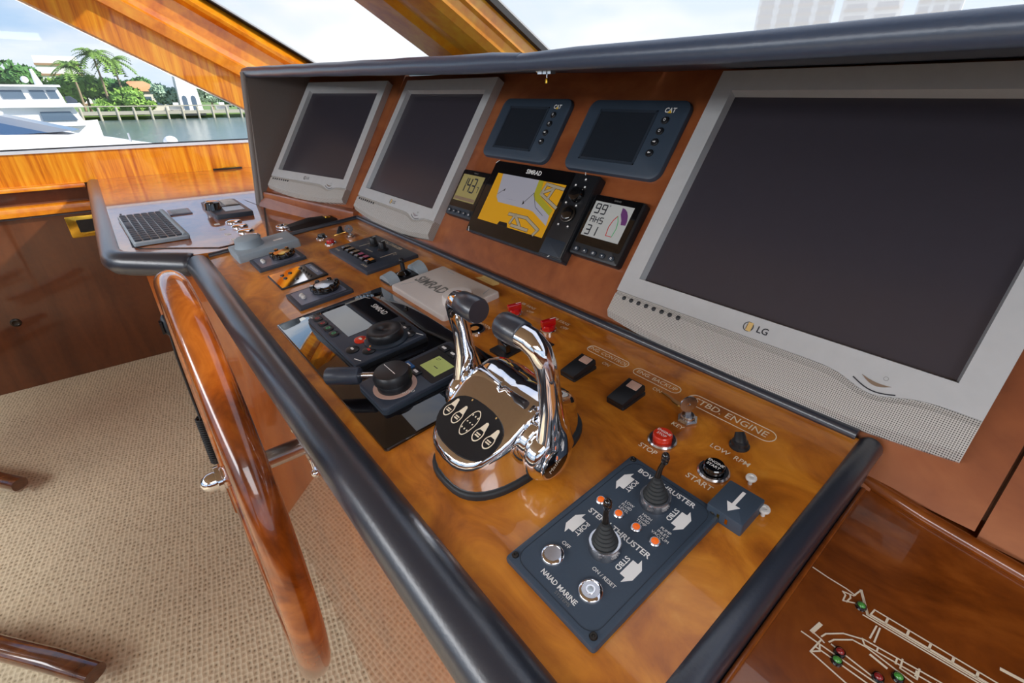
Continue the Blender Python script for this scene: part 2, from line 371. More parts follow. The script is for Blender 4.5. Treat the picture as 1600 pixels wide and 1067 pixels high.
wp = struct(wbox(XW - .06, XW, -3.3, 1.6, -1.40, -.54).build('wall_port', 'cupboard_wood'), 'dark glossy wooden cupboard wall below the port side window', 'wall')
wpart(wbox(XW - .06, XW + .004, -3.3, 1.6, -.395, -.25), 'upper_panel', 'honey_wall', wp)
wpart(wbox(XW - .06, XW - .02, -3.3, 1.6, -.54, -.395), 'recess_panel', 'cupboard_wood', wp)
wpart(MB().prism([(XW - .03, -3.3), (XW + .035, -3.3), (XW + .035, -.09), (XW - .03, -.09)], ZC - .412, ZC - .392, .004), 'ledge', 'honey_beam', wp)
wpart(MB().prism([(XW - .03, -3.3), (XW + .03, -3.3), (XW + .03, -.09), (XW - .03, -.09)], ZC - .525, ZC - .478, .012), 'ledge', 'honey_beam', wp)
wpart(wbox(XW - .08, XW + .012, -3.3, 1.6, -.25, -.237), 'window_sill', 'white_frame', wp)
wpart(wbox(XW - .03, XW - .018, -3.3, 1.3, -.237, -.231), 'glazing_seal', 'seal_black', wp)
# port side window
ce, se = .875, -.484
def pil(q, p, s): return W(XW + p, s * ce, q + s * se)
g = MB(); g.add([pil(.335, -.02, 1.17), pil(.335, -.02, -.97), W(XW - .02, -.97 * ce, -.236)], [(0, 1, 2)])
g.add([W(XW - .02, -3.3, -.236), W(XW - .02, -.97 * ce, -.236), W(XW - .02, -.97 * ce, .62), W(XW - .02, -3.3, .62)], [(0, 1, 2, 3)])
struct(g.build('window_1', 'clear_pane'), 'clear raked side window looking over the moored boats', 'window')
# raked corner pillar between the side window and the windscreen
prof = [(.322, -.05), (.322, .0), (.33, .02), (.491, .022), (.495, .055), (.552, .058), (.566, .03), (.60, .012), (.700, .012), (.717, .05), (.735, .055), (.80, -.02), (.80, -.06)]
tr = MB()
for a, b, m in [(i, i + 1, 0 if i < 3 else 1) for i in range(len(prof) - 1)]:
    P = [pil(prof[a][0], prof[a][1], -1.15), pil(prof[b][0], prof[b][1], -1.15), pil(prof[b][0], prof[b][1], 1.35), pil(prof[a][0], prof[a][1], 1.35)]
    tr.add(P, [(3, 2, 1, 0)], m)
t1 = struct(tr.build('trim_1', ['honey_wall', 'honey_beam'], None, 25), 'varnished honey-coloured corner pillar raked between side window and windscreen', 'trim')
s_ = MB(); s_.loft([[pil(.80, -.03, s), pil(.80, .03, s), pil(.815, .03, s), pil(.815, -.03, s)] for s in (-1.1, 1.35)]); wpart(s_, 'glazing_seal', 'seal_black', t1)
# windscreen plane, mullion and panes
def ws(x, s, n=0): return W(x, s * ce - n * .484, .80 + s * se - n * .875)
mprof = [(-1.33, 0), (-1.332, .05), (-1.345, .056), (-1.35, .085), (-1.375, .10), (-1.45, .106), (-1.475, .09), (-1.53, .09), (-1.555, .106), (-1.70, .106), (-1.76, .085), (-1.80, .05), (-1.80, 0)]
tr = MB()
for i in range(len(mprof) - 1):
    (xa, na), (xb, nb) = mprof[i], mprof[i + 1]
    tr.add([ws(xa, .38, na), ws(xb, .38, nb), ws(xb, 1.52, nb), ws(xa, 1.52, na)], [(0, 1, 2, 3)], 0)
t2 = struct(tr.build('trim_2', ['honey_beam'], None, 25), 'varnished wooden mullion with stepped mouldings between the windscreen panes', 'trim')
s_ = MB(); s_.loft([[ws(-1.33, s, -.01), ws(-1.312, s, -.01), ws(-1.312, s, .012), ws(-1.33, s, .012)] for s in (.4, 1.5)]); wpart(s_, 'glazing_seal', 'seal_black', t2)
s_ = MB(); s_.loft([[ws(-1.82, s, -.01), ws(-1.80, s, -.01), ws(-1.80, s, .012), ws(-1.82, s, .012)] for s in (.4, 1.5)]); wpart(s_, 'glazing_seal', 'seal_black', t2)
for nm, xa, xb, lb in (('window_2', -3.29, -1.81, 'port windscreen pane veiled by a white sun mesh'), ('window_3', -1.32, 2.0, 'centre windscreen pane veiled by a white sun mesh, tower block behind')):
    struct(MB().add([ws(xa, .40, -.005), ws(xb, .40, -.005), ws(xb, 1.58, -.005), ws(xa, 1.58, -.005)], [(0, 1, 2, 3)]).build(nm, 'mesh_pane'), lb, 'window')
struct(wbox(XW - .1, 2.1, -3.3, .43, .56, .62).build('ceiling', 'ceiling_cream'), 'warm honey headliner over the helm', 'ceiling')
wa = struct(wbox(XW - .1, 2.1, -3.36, -3.3, -1.40, -.75).build('wall_aft', 'cupboard_wood'), 'wooden bulkhead behind the helm with a wide opening added for fill daylight', 'wall')
for x0, x1 in ((XW - .1, -2.9), (-1.0, -.9), (1.6, 2.1)): wpart(wbox(x0, x1, -3.36, -3.3, -.75, .58), 'window_post', 'cupboard_wood', wa)
struct(MB().add([W(-2.9, -3.33, -.75), W(1.6, -3.33, -.75), W(1.6, -3.33, .58), W(-2.9, -3.33, .58)], [(0, 1, 2, 3)]).build('window_5', 'clear_pane'), 'unseen wide window added in the aft bulkhead to let in fill daylight', 'window')  # added behind the camera so daylight from aft lifts the dashboard
ws_ = struct(wbox(2.0, 2.06, -3.3, 1.6, -1.40, -.24).build('wall_starboard', 'cupboard_wood'), 'wooden starboard wall below the side window', 'wall')
struct(MB().add([W(2.02, -3.3, -.24), W(2.02, -.0, -.24), W(2.02, 0, .58), W(2.02, -3.3, .58)], [(0, 1, 2, 3)]).build('window_4', 'clear_pane'), 'starboard side window', 'window')

# ------------------------------------------------------------------ helm console
hc = thing('helm_console', 'long helm console with burl wood desk and thick black padded front edge', 'console', W(-.8, .38, -1.40))
ped = MB().prism([(-1.52, .155), (-.045, .155), (-.045, .56), (-1.47, .56), (-1.60, .30), (-1.665, .03), (-1.655, .008)], 0, ZC - .435)
wpart(ped, 'pedestal', 'face_wood', hc)
def dpts(pts): return [desk_p(*q) for q in pts]
dk = MB(); P = [(-1.812, .175), (-.095, .175), (-.095, .70), (-1.778, .70)]
dk.add([desk_p(x, s, -.036) for x, s in P] + [desk_p(x, s, 0) for x, s in P], [(3, 2, 1, 0), (4, 5, 6, 7), (0, 1, 5, 4), (1, 2, 6, 5), (2, 3, 7, 6), (3, 0, 4, 7)])
wpart(dk, 'desk_panel', 'burl', hc)
def roll(path, r, n=20, taper=True):
    pts = [Vector(p) for p in path]
    # round both ends off and keep the run finely divided
    out = []; rs = []
    d0 = (pts[1] - pts[0]).normalized(); d1 = (pts[-1] - pts[-2]).normalized()
    for k in (0, .12, .35, .7): out.append(pts[0] - d0 * r * .55 * (1 - k / .7)); rs.append(r * (.35 if k == 0 else (.72 if k == .12 else (.93 if k == .35 else 1))))
    for p in pts[1:-1]: out.append(p); rs.append(r)
    for k in (.7, .35, .12, 0): out.append(pts[-1] + d1 * r * .55 * (1 - k / .7)); rs.append(r * (.35 if k == 0 else (.72 if k == .12 else (.93 if k == .35 else 1))))
    return MB().tube(out, rs, n)
fy, fz = .1275, -.4115
wpart(roll([W(-1.485, fy, fz), W(-1.2, fy, fz), W(-.8, fy - .001, fz), W(-.4, fy, fz), W(-.05, fy, fz)], .0300, 28), 'front_padding', 'vinyl', hc, 60)
wpart(roll([desk_p(-.0825, .702, -.008), desk_p(-.0825, .6, -.009), desk_p(-.0835, .4, -.011), desk_p(-.085, .15, -.011)], .0128, 22), 'side_padding', 'vinyl', hc, 60)
eb = MB(); P = [(-.098, .16), (-.0715, .16), (-.0705, .708), (-.097, .708)]; eb.add([desk_p(x, s, -.060) for x, s in P] + [desk_p(x, s, -.012) for x, s in P], [(3, 2, 1, 0), (4, 5, 6, 7), (0, 1, 5, 4), (1, 2, 6, 5), (2, 3, 7, 6), (3, 0, 4, 7)])
wpart(eb, 'edge_board', 'vinyl', hc)
wpart(MB().tube(dpts([(-1.778, .703, .003), (-1.3, .703, .003), (-.7, .703, .003), (-.1, .703, .003)]), .0075, 12), 'back_trim', 'vinyl', hc, 60)
wpart(MB().tube(dpts([(-1.815, .19, .002), (-1.80, .45, .003), (-1.779, .705, .003)]), .0075, 12), 'end_trim', 'vinyl', hc, 60)
# port side counter
sc = thing('side_counter', 'glossy wooden port counter with padded edge running to the side window', 'counter', W(-2.4, .3, -1.40))
wpart(wprism([(XW + .006, -.045), (-1.64, -.045), (-1.505, .13), (-1.49, .60), (-1.60, .80), (XW + .006, .80)], -.415, -.385), 'counter_top', 'counter_gloss', sc)
wpart(wprism([(XW + .006, .02), (-1.67, .02), (-1.605, .30), (-1.48, .56), (-1.60, .80), (XW + .006, .80)], -1.40, -.416), 'cabinet_body', 'face_wood', sc)
pth = [W(XW + .03, -.052, -.412), W(-2.6, -.05, -.412), W(-2.0, -.048, -.412), W(-1.70, -.046, -.412), W(-1.655, -.035, -.412), W(-1.625, -.012, -.412), W(-1.57, .05, -.412), W(-1.515, .11, -.412)]
wpart(roll(pth, .0325, 24), 'counter_padding', 'vinyl', sc, 60)
ip = [(-2.235, .0), (-2.225, .414), (-2.016, .437), (-1.56, .33), (-1.53, .19), (-1.66, .02), (-1.70, .0)]
wpart(wprism(ip, -.386, -.3835), 'inset_border', 'seal_black', sc)
wpart(wprism(inset(ip[::-1] if sum(ip[i - 1][0] * ip[i][1] - ip[i][0] * ip[i - 1][1] for i in range(len(ip))) < 0 else ip, .006), -.386, -.3825), 'inset_panel', 'counter_gloss', sc)
# starboard console with the vessel mimic
mc = thing('starboard_console', 'lower glossy wooden console right of the padded edge with etched boat diagram', 'console', W(.5, .3, -1.40))
def mim(x, s, n=0): return W(x, s * .9935 - n * .1138, -.458 + s * .1138 + n * .9935)
mb = MB(); P = [(-.0575, .02), (1.98, .02), (1.98, .60), (-.0575, .60)]; n = len(P)
mb.add([mim(x, s, -.02) for x, s in P] + [mim(x, s, 0) for x, s in P], [tuple(range(n - 1, -1, -1)), tuple(range(n, 2 * n))] + [(i, (i + 1) % n, n + (i + 1) % n, n + i) for i in range(n)])
wpart(mb, 'console_top', 'mimic_wood', mc)
wpart(wprism([(-.044, .04), (1.98, .04), (1.98, .58), (-.044, .58)], -1.40, -.48), 'cabinet_body', 'face_wood', mc)
wpart(MB().tube([mim(-.057, .573, .004), mim(.0, .560, .004), mim(.08, .549, .004), mim(.40, .522, .004), mim(1.0, .505, .004), mim(1.98, .50, .004)], .008, 10), 'back_moulding', 'mimic_wood', mc, 60)
wpart(MB().tube([mim(-.0555, .03, .0), mim(-.0555, .30, 0), mim(-.0555, .56, 0)], .0028, 8), 'edge_beading', 'mimic_wood', mc, 60)
# etched drawing
L = MB(); lw = .0013
def ml(*pts, w_=lw): 
    Q = [Vector((x, s)) for x, s in pts]
    for a, b in zip(Q, Q[1:]):
        d = (b - a).normalized(); p = Vector((-d.y, d.x)) * w_ / 2; e = d * w_ * .3
        L.add([mim(*(a - e + p), .0006), mim(*(a - e - p), .0006), mim(*(b + e - p), .0006), mim(*(b + e + p), .0006)], [(0, 1, 2, 3)])
ml((-.052, .425), (-.038, .4245), (-.023, .425), (-.015, .424))
ml((-.024, .42), (-.016, .4225), (-.0135, .433), (-.001, .413)); ml((-.024, .42), (-.021, .418), (-.0205, .411), (-.009, .4185)); ml((-.0185, .4215), (-.017, .4185), (-.018, .412))
ml((-.0135, .433), (-.0015, .413), w_=.0022)
ml((.0, .414), (.001, .422), (.20, .434)); ml((-.004, .410), (.20, .4275)); ml((-.002, .4125), (.20, .4295)); ml((.0, .4145), (.2, .431)); ml((.001, .4155), (.2, .4325), w_=.0008)
for k in range(13): ml((.011 + .015 * k, .4225 + .0009 * k), (.0112 + .015 * k, .4155 + .00115 * k), w_=.0018)
ml((.007, .408), (.007, .393)); ml((.0095, .408), (.0105, .392))
ml((.003, .388), (.053, .396), (.2, .412)); ml((.006, .384), (.047, .390), (.2, .405))
for k in range(12): ml((.014 + .013 * k, .3895 + .0013 * k), (.0145 + .013 * k, .385 + .0012 * k))
ml((-.009, .381), (.003, .3875)); ml((.003, .388), (.006, .384))
ml((-.033, .357), (-.02, .3575), (.2, .368)); ml((-.021, .346), (.007, .3425), (.2, .35)); ml((-.025, .375), (-.027, .3635), w_=.0034); ml((-.027, .3635), (-.019, .3625), (-.0165, .3615)); ml((-.019, .3625), (-.021, .346)); ml((-.021, .346), (-.016, .352), (-.018, .3565))
ml((-.02, .365), (-.0185, .370), (-.009, .381)); ml((-.014, .365), (-.012, .370), (-.002, .381), (.008, .383), (.06, .379)); ml((-.02, .353), (.2, .3605)); ml((-.012, .3645), (.02, .3625), (.2, .372))
ml((.012, .379), (.024, .3775), w_=.002); ml((.082, .441), (.10, .4435), w_=.003)
for x, s in ((.03, .394), (.06, .399)): ml((x, s), (x + .001, s - .009), (x + .012, s - .0085), (x + .011, s + .0015))
o = wpart(L, 'etched_diagram', 'cream_print', mc)
for (x, s), m, in (((-.008, .4165), 'green_lens'), ((-.005, .3625), 'ruby_lens'), ((-.004, .354), 'green_lens'), ((.022, .3645), 'ruby_lens'), ((.032, .376), 'green_lens')):
    l = wpart(MB().lathe([(.0045, -.002), (.0045, .0015), (.0038, .003), (.0028, .003)], tuple(mim(x, s)), 16), 'indicator_lamp', 'black_gloss', mc)
    wpart(MB().ball(tuple(mim(x, s, .0025)), .0033, .0033, .003, 14, 8), 'lens', m, l)

# ------------------------------------------------------------------ instrument panel with hood
ip_ = thing('dashboard', 'raked reddish-brown wooden dashboard under a black padded hood', 'dashboard', W(-.6, .75, -.42))
def pslab(poly, n0, n1):
    k = len(poly); mb = MB()
    return mb.add([pan_p(x, t, n0) for x, t in poly] + [pan_p(x, t, n1) for x, t in poly], [tuple(range(k - 1, -1, -1)), tuple(range(k, 2 * k))] + [(i, (i + 1) % k, k + (i + 1) % k, k + i) for i in range(k)])
wpart(pslab([(-1.585, .03), (-.05, .03), (-.05, .138), (.036, .138), (.036, .66), (-1.585, .66)], -.03, 0), 'panel_face', 'panel_wood', ip_)
wpart(pslab([(-1.58, .06), (1.98, .10), (1.98, .655), (-1.58, .655)], -.05, -.031), 'backing_board', 'panel_wood', ip_)
wpart(pslab([(.0395, .132), (1.98, .132), (1.98, .66), (.0395, .66)], -.03, .001), 'access_panel', 'panel_wood', ip_)
C1 = R(13.556); B1 = R(35.616); O1 = W(-2.0111, .5278, -.2629)
M1 = Matrix.LocRotScale(O1, (Matrix.Rotation(C1, 3, 'Z') @ Matrix.Rotation(math.pi / 2 - B1, 3, 'X')).to_euler(), None)
wing = MB().prism([(-.075, -.155), (.475, -.20), (.475, .40), (-.075, .40)], -.03, 0); wing.xf(M1)
wpart(wing, 'wing_face', 'panel_wood', ip_)
# padded cheek that closes the hood's port end
A_, B_, C_ = W(-2.085, .435, -.385), W(-2.112, .492, .068), W(-2.15, .745, .07); A2 = W(-2.066, .44, -.385)
nn = (B_ - A_).cross(C_ - A_).normalized() * .011
wpart(MB().loft([[A_ - nn, A2 - nn, C_ - nn, B_ - nn], [A_ + nn, A2 + nn, C_ + nn, B_ + nn]]), 'cheek', 'vinyl_cheek', ip_)
wpart(MB().tube([A_, A_.lerp(B_, .5), B_], .013, 12), 'cheek_piping', 'vinyl_cheek', ip_, 60)
wpart(MB().tube([A2 + nn, A2.lerp(C_, .5) + nn * 1.2, C_ + nn], .012, 12), 'cheek_piping', 'vinyl_cheek', ip_, 60)
def hood(x0, x1, cy, wob, port, xs=24):
    rings = []
    for i in range(xs + 1):
        x = x0 + (x1 - x0) * i / xs; q = max(0, -x - .6) if port else 0; e = wob * math.sin(i * 1.7) * .5 + q * .019; cz = .040 if port else .0392; r = (.0135 if port else .0125) + .0022 * q; top = cz + r * .95; pr = []
        if i in (0, xs): f = .85
        else: f = 1
        for k in range(11):
            a = R(80 + 190 * k / 10); pr.append((cy + r * f * math.cos(a), cz + e + r * f * math.sin(a)))
        pr += [(cy + .022, cz - r * .62 + e), (cy + .034, cz - r * .85 + e), (cy + .046, cz - r * .55 + e), (cy + .12, cz - r * .3 + e), (1.36, cz - r * .2 + e), (1.36, top + e + .012), (cy + .06, top + e)]
        rings.append([W(x, y, z) for y, z in pr])
    return MB().loft(rings)
wpart(hood(-2.14, -.592, .503, .0010, True), 'hood_padding', 'vinyl_hood', ip_, 50)
wpart(hood(-.586, 1.98, .497, .0010, False), 'hood_padding', 'vinyl_hood', ip_, 50)
cov = MB(); rr = []
for i in range(13):
    x = -.585 + i * .213; k = min(1, i / 4); rr.append([W(x, .497, .0488 + .001 * k), W(x, .503, .0505 + .0015 * k), W(x, .56, .0525 + .003 * k), W(x, .90, .066 + .020 * k), W(x, .90, .050), W(x, .53, .047)])
wpart(cov.loft(rr), 'hood_flap', 'vinyl_hood', ip_, 60)
# kick board between the counter and the port display
wpart(wprism([(-2.06, .45), (-1.50, .575), (-1.50, .66), (-2.08, .56)], -.386, -.33, .01), 'kick_board', 'panel_wood', ip_)
# ------------------------------------------------------------------ displays in the raked panel
def wave(x): return -.0285 - .0135 * math.exp(-((x - .139) / .03) ** 2)
def bot(x): return -.074 - .016 * (1 - (x / .231) ** 2)
def tv(root, logo_tape):
    ow, top, zt = .231, .3555, .022
    sw, sh = .20125, .3225
    b = MB(); iz = .009
    X = [-ow + 2 * ow * i / 40 for i in range(41)]
    # top, left, right bars and chin as one frame
    o = [(-ow, 0), (ow, 0), (ow, top), (-ow, top)]; i_ = [(-sw, 0), (sw, 0), (sw, sh), (-sw, sh)]
    def q(*v): b.add(v, [tuple(range(len(v)))])
    q((-ow, 0, zt), (-sw, 0, zt), (-sw, sh, zt), (-ow, top, zt)); q((ow, 0, zt), (ow, top, zt), (sw, sh, zt), (sw, 0, zt)); q((-ow, top, zt), (-sw, sh, zt), (sw, sh, zt), (ow, top, zt))
    for x0, x1 in zip(X, X[1:]): q((x0, wave(x0), zt), (x1, wave(x1), zt), (x1, 0, zt), (x0, 0, zt))
    q((-ow, wave(-ow), 0), (-ow, wave(-ow), zt), (-ow, top, zt), (-ow, top, 0)); q((ow, top, 0), (ow, top, zt), (ow, wave(ow), zt), (ow, wave(ow), 0)); q((-ow, top, 0), (-ow, top, zt), (ow, top, zt), (ow, top, 0))
    for x0, x1 in zip(X, X[1:]): q((x0, wave(x0), zt - .004), (x1, wave(x1), zt - .004), (x1, wave(x1), zt), (x0, wave(x0), zt))
    b.build('bezel', 'silver_plastic', root, 30)
    e = MB()
    for (ax, ay), (bx, by) in zip(i_, i_[1:] + i_[:1]): e.add([(ax, ay, zt), (bx, by, zt), (bx * .985, by - .003 * (1 if by else -1), iz), (ax * .985, ay - .003 * (1 if ay else -1), iz)], [(0, 1, 2, 3)])
    e.build('inner_bevel', 'silver_edge', root, 30)
    MB().box(-sw, sw, 0, sh, 0, iz).build('screen', 'screen', root)
    g_ = MB()
    for x0, x1 in zip(X, X[1:]):
        for (fa, za), (fb, zb) in (((0, .018), (.15, .0215)), ((.15, .0215), (.8, .0215)), ((.8, .0215), (1, .012))):
            P = []
            for x, f, z in ((x0, fb, zb), (x1, fb, zb), (x1, fa, za), (x0, fa, za)): P.append((x, wave(x) * (1 - f) + bot(x) * f, z))
            g_.add(P, [(0, 1, 2, 3)])
        g_.add([(x0, bot(x0), 0), (x1, bot(x1), 0), (x1, bot(x1), .012), (x0, bot(x0), .012)], [(0, 1, 2, 3)])
    for x in (-ow, ow):
        wv, bt = wave(x), bot(x); g_.add([(x, bt, 0), (x, bt, .012), (x, wv * .2 + bt * .8, .0215), (x, wv * .85 + bt * .15, .0215), (x, wv, .018), (x, wv, 0)], [(0, 1, 2, 3, 4, 5)])
    g_.build('speaker_grille', 'grille', root, 50)
    mb = MB(); 
    first = None
    for k in range(8):
        x = -.2112 + k * .0144
        if first is None: first = MB().lathe([(.0035, 0), (.0035, .001), (.0026, .0018), (1e-4, .002)], n=14).build('button', 'charcoal_button', root, loc=(x, -.0375, .0212))
        else: dup(first, root, (x, -.0375, .0212))
    arc = [(.118 + .042 * i / 10, -.0345 - .0058 * math.sin(math.pi * i / 10) + .004 * (1 - i / 10)) for i in range(11)]
    MB().ribbon(arc, .0014, .0222, .0226).build('power_button_groove', 'dark_print', root)
    cr = [(.124 + .030 * i / 10, -.0275 - .0062 * math.sin(math.pi * i / 10) + .003 * (1 - i / 10)) for i in range(11)] + [(.124 + .030 * i / 10, -.0275 - .0022 * math.sin(math.pi * i / 10) + .003 * (1 - i / 10)) for i in range(10, -1, -1)]
    MB().prism(cr[:11] + cr[11:][1:-1], .022, .0234).build('power_button', 'steel', root)
    MB().ring(circ(.0024, n=16, cx=.146, cy=-.0205), .0004, .0222, .0224).build('power_symbol', 'grey_print', root)
    MB().ring(circ(.0068, n=24, cx=-.0135, cy=-.0155), .0011, .0222, .0225).build('logo_ring', 'dark_print', root)
    MB().ribbon([(-.0155, -.012), (-.0155, -.019), (-.011, -.019)], .0011, .0222, .0225).build('logo_mark', 'dark_print', root)
    text('LG', .0125, .0055, -.0155, .0224, 'dark_print', root, bold=.015)
    if logo_tape: MB().box(-.0150, -.0085, -.0215, -.0095, .0224, .0229).build('tape_patch', 'sticker', root)
G_TV = 'silver flat displays in the instrument panel'
tv(pthing('flat_display', 'large silver flat display nearest the camera with perforated speaker strip', 'display', -.2288, .2685, G_TV), True)
tv(pthing('flat_display', 'silver flat display between the port display and the small dark gauges', 'display', -1.28, .274, G_TV), True)
r1 = thing('flat_display', 'silver flat display farthest left beside the grey padded cheek', 'display', M1 @ Vector((.20125, 0, 0)), M1.to_euler(), G_TV)
tv(r1, False)
# engine monitors
def engine_display(x, t, label):
    r = pthing('engine_display', label, 'display', x, t, 'slate engine monitors')
    MB().slab(0, 0, .229, .1475, .02, 0, .010, .006, 0, 6).build('housing', 'slate_plastic', r)
    MB().ring(rrect(.134, .104, .002, 2), .005, .0098, .0108).xf(Matrix.Translation((-.0125, 0, 0))).build('screen_rim', 'dark_slate', r)
    MB().box(-.0745, .0495, -.0468, .0468, .0095, .0102).build('screen', 'slate_screen', r)
    f = None
    for k in range(4):
        y = .034 - .0203 * k
        b = MB().lathe([(.0068, 0), (.0068, .0015), (.0055, .003), (1e-4, .0032)], n=18, sx=1.1).build('button', 'black_plastic', r, loc=(.0765, y, .0099)) if f is None else dup(f, r, (.0765, y, .0099))
        f = f or b
        if k < 2: MB().ring(circ(.0022, .0026, 12), .0007, .0033, .0035).build('symbol', 'white_print', b)
        else: MB().prism([(-.003, -.0008), (.0006, -.0008), (.0006, -.0022), (.0032, 0), (.0006, .0022), (.0006, .0008), (-.003, .0008)] if k == 2 else [(.003, -.0008), (-.0006, -.0008), (-.0006, -.0022), (-.0032, 0), (-.0006, .0022), (-.0006, .0008), (.003, .0008)], .0033, .0035).build('symbol', 'white_print', b)
    text('CAT', .0125, .0775, .0525, .0104, 'white_print', r, bold=.03, sx=.9)
    MB().add([(.0738, .0474, .0107), (.0818, .0474, .0107), (.0778, .0535, .0107)], [(0, 1, 2)]).build('logo_triangle', 'yellow_mark', r)
    return r
engine_display(-.6085, .510, 'slate-blue engine monitor nearer the large display, above right gauge')
engine_display(-.888, .511, 'slate-blue engine monitor nearer the middle display, above left gauge')
# wind / depth repeaters
SEG = {'0': 'abcdef', '1': 'bc', '2': 'abged', '3': 'abgcd', '4': 'fgbc', '5': 'afgcd', '6': 'afgedc', '7': 'abc', '8': 'abcdefg', '9': 'abcdfg', 'A': 'abcefg', 'W': 'bcefg', 'S': 'afgcd'}
def seg(s, x, y, h, wd, z, th, m, root):
    L = {'a': ((0, 1), (1, 1)), 'b': ((1, 1), (1, .5)), 'c': ((1, .5), (1, 0)), 'd': ((0, 0), (1, 0)), 'e': ((0, .5), (0, 0)), 'f': ((0, 1), (0, .5)), 'g': ((0, .5), (1, .5))}
    mb = MB()
    for ch in s:
        if ch == '.': mb.box(x - wd * .25, x - wd * .25 + th, y, y + th, z, z + .0002); continue
        for k in SEG[ch]:
            (a, b_), (c, d) = L[k]; p0 = Vector((x + a * wd, y + b_ * h)); p1 = Vector((x + c * wd, y + d * h)); v = (p1 - p0) * .1
            mb.ribbon([tuple(p0 + v), tuple(p1 - v)], th, z, z + .0002)
        x += wd * 1.55
    mb.build('digits', m, root)
def repeater(x, t, label, kind):
    r = pthing('instrument_repeater', label, 'gauge', x, t, 'square black instrument repeaters')
    MB().slab(0, 0, .115, .119, .006, 0, .016, .005, 0, 4).build('housing', 'black_plastic', r)
    MB().slab(0, .010, .104, .094, .003, .015, .0164, 0, 0, 2).build('face_glass', 'black_gloss', r)
    MB().box(-.0465, .0400, -.021, .046, .0162, .0167).build('lcd', 'lcd_grey' if kind else 'lcd_olive', r)
    f = None
    for k in range(5):
        p = (-.041 + .0205 * k, -.048, .0158)
        if f is None: f = MB().slab(0, 0, .0125, .0088, .004, 0, .0022, .001).build('button', 'dark_slate', r, loc=p); b = f
        else: b = dup(f, r, p)
        if k in (1, 3): MB().prism([(-.002, -.0012), (.002, -.0012), (0, .0016)] if k == 1 else [(-.002, .0012), (0, -.0016), (.002, .0012)], .0022, .0024).build('symbol', 'white_print', b)
        else: MB().ring(circ(.002, n=10), .0008, .0022, .0024).build('symbol', 'white_print', b)
    text('SIMRAD', .0045, 0, .0515, .0166, 'grey_print', r)
    z = .0168
    if kind:
        seg('99', -.040, .024, .017, .0095, z, .0024, 'dark_print', r); seg('AWS', -.040, .006, .011, .0068, z, .0018, 'dark_print', r); seg('31', -.040, -.0175, .017, .0095, z, .0024, 'dark_print', r)
        MB().ring(circ(.0016, n=12, cx=-.0105, cy=.041), .0006, z, z + .0002).build('degree_mark', 'dark_print', r)
        hull = [(.008, -.012), (.006, .004), (.009, .017), (.0145, .026), (.020, .017), (.023, .004), (.021, -.012)]
        MB().ribbon(hull[:4], .0015, z, z + .0002).ribbon([hull[0], hull[-1]], .0012, z, z + .0002).build('boat_outline', 'red_mark', r)
        MB().ribbon(hull[3:], .0012, z, z + .0002).build('boat_outline', 'green_mark', r)
        sec = [(.0185, .030), (.0165, .042)] + [(.0165 + .0215 * math.sin(a), .014 + .028 * math.cos(a)) for a in [R(v) for v in (15, 35, 55, 75, 92)]] + [(.028, .012), (.0255, .020)]
        MB().prism(sec, z, z + .0002).build('wind_sector', 'purple_mark', r)
    else:
        seg('143', -.034, .004, .034, .0125, z, .0036, 'dark_print', r); MB().box(.0025, .006, .003, .0065, z, z + .0002).build('decimal_point', 'dark_print', r)
        seg('7', .026, .006, .014, .007, z, .0018, 'dark_print', r); MB().box(-.044, .038, -.0185, -.0105, z, z + .0001).build('scale_band', 'tan_lens', r)
repeater(-.5435, .335, 'square black repeater showing wind readings, right of the chart plotter', 1)
repeater(-.973, .335, 'square black repeater with olive screen reading 14.3, left of the chart plotter', 0)
# chart plotter
cp = pthing('chart_plotter', 'black chart plotter showing yellow and grey harbour chart', 'chart plotter', -.759, .340)
MB().slab(0, 0, .312, .1715, .004, 0, .020, .003, 0, 3).build('housing', 'black_plastic', cp)
MB().slab(-.030, 0, .248, .168, .003, .019, .0206, 0, 0, 2).build('face_glass', 'black_gloss', cp)
MB().prism([(.094, -.083), (.1545, -.083), (.1545, .083), (.108, .083), (.100, .0), (.094, -.04)], .019, .0222, .002).build('keypad', 'black_plastic', cp)
MB().slab(.124, -.066, .054, .032, .002, .022, .0228, .0004).build('card_door', 'dark_slate', cp)
MB().box(-.156, .156, -.0875, -.0835, .0, .018).build('lower_lip', 'dark_slate', cp)
z = .0207
MB().box(-.131, .085, -.055, .057, .0204, z).build('chart_land', 'chart_land', cp)
mbw = MB().prism([(-.113, .057), (.006, .057), (.010, .024), (.020, .015), (.077, -.009), (.081, -.030), (.029, -.009), (.015, -.007), (-.088, -.007), (-.101, .004)], z, z + .0002)
mbw.build('chart_water', 'chart_water', cp)
MB().prism([(.006, .057), (.010, .024), (.020, .015), (.077, -.009), (.080, .003), (.033, .024), (.024, .040), (.020, .057)], z, z + .0003).build('chart_shoal', 'chart_green', cp)
can = [[(.033, .053), (.029, .030), (.085, .009)], [(.033, .052), (.083, .048)], [(.029, .032), (.058, .046), (.052, .022)], [(-.036, -.026), (.020, -.025), (.065, -.042), (.058, -.054)], [(-.016, -.025), (.010, -.045)], [(-.014, -.048), (.036, -.049)], [(-.016, -.025), (-.022, -.044)]]
c1 = MB(); c2 = MB()
for P in can: c1.ribbon(P, .0075, z, z + .0003); c2.ribbon(P, .0058, z, z + .0005)
c1.build('chart_canal_edge', 'chart_line', cp); c2.build('chart_canal', 'chart_canal', cp)
MB().prism([(-.058, -.055), (-.055, -.047), (-.030, -.046), (-.024, -.055)], z, z + .0006).build('chart_overlay', 'chart_line', cp)
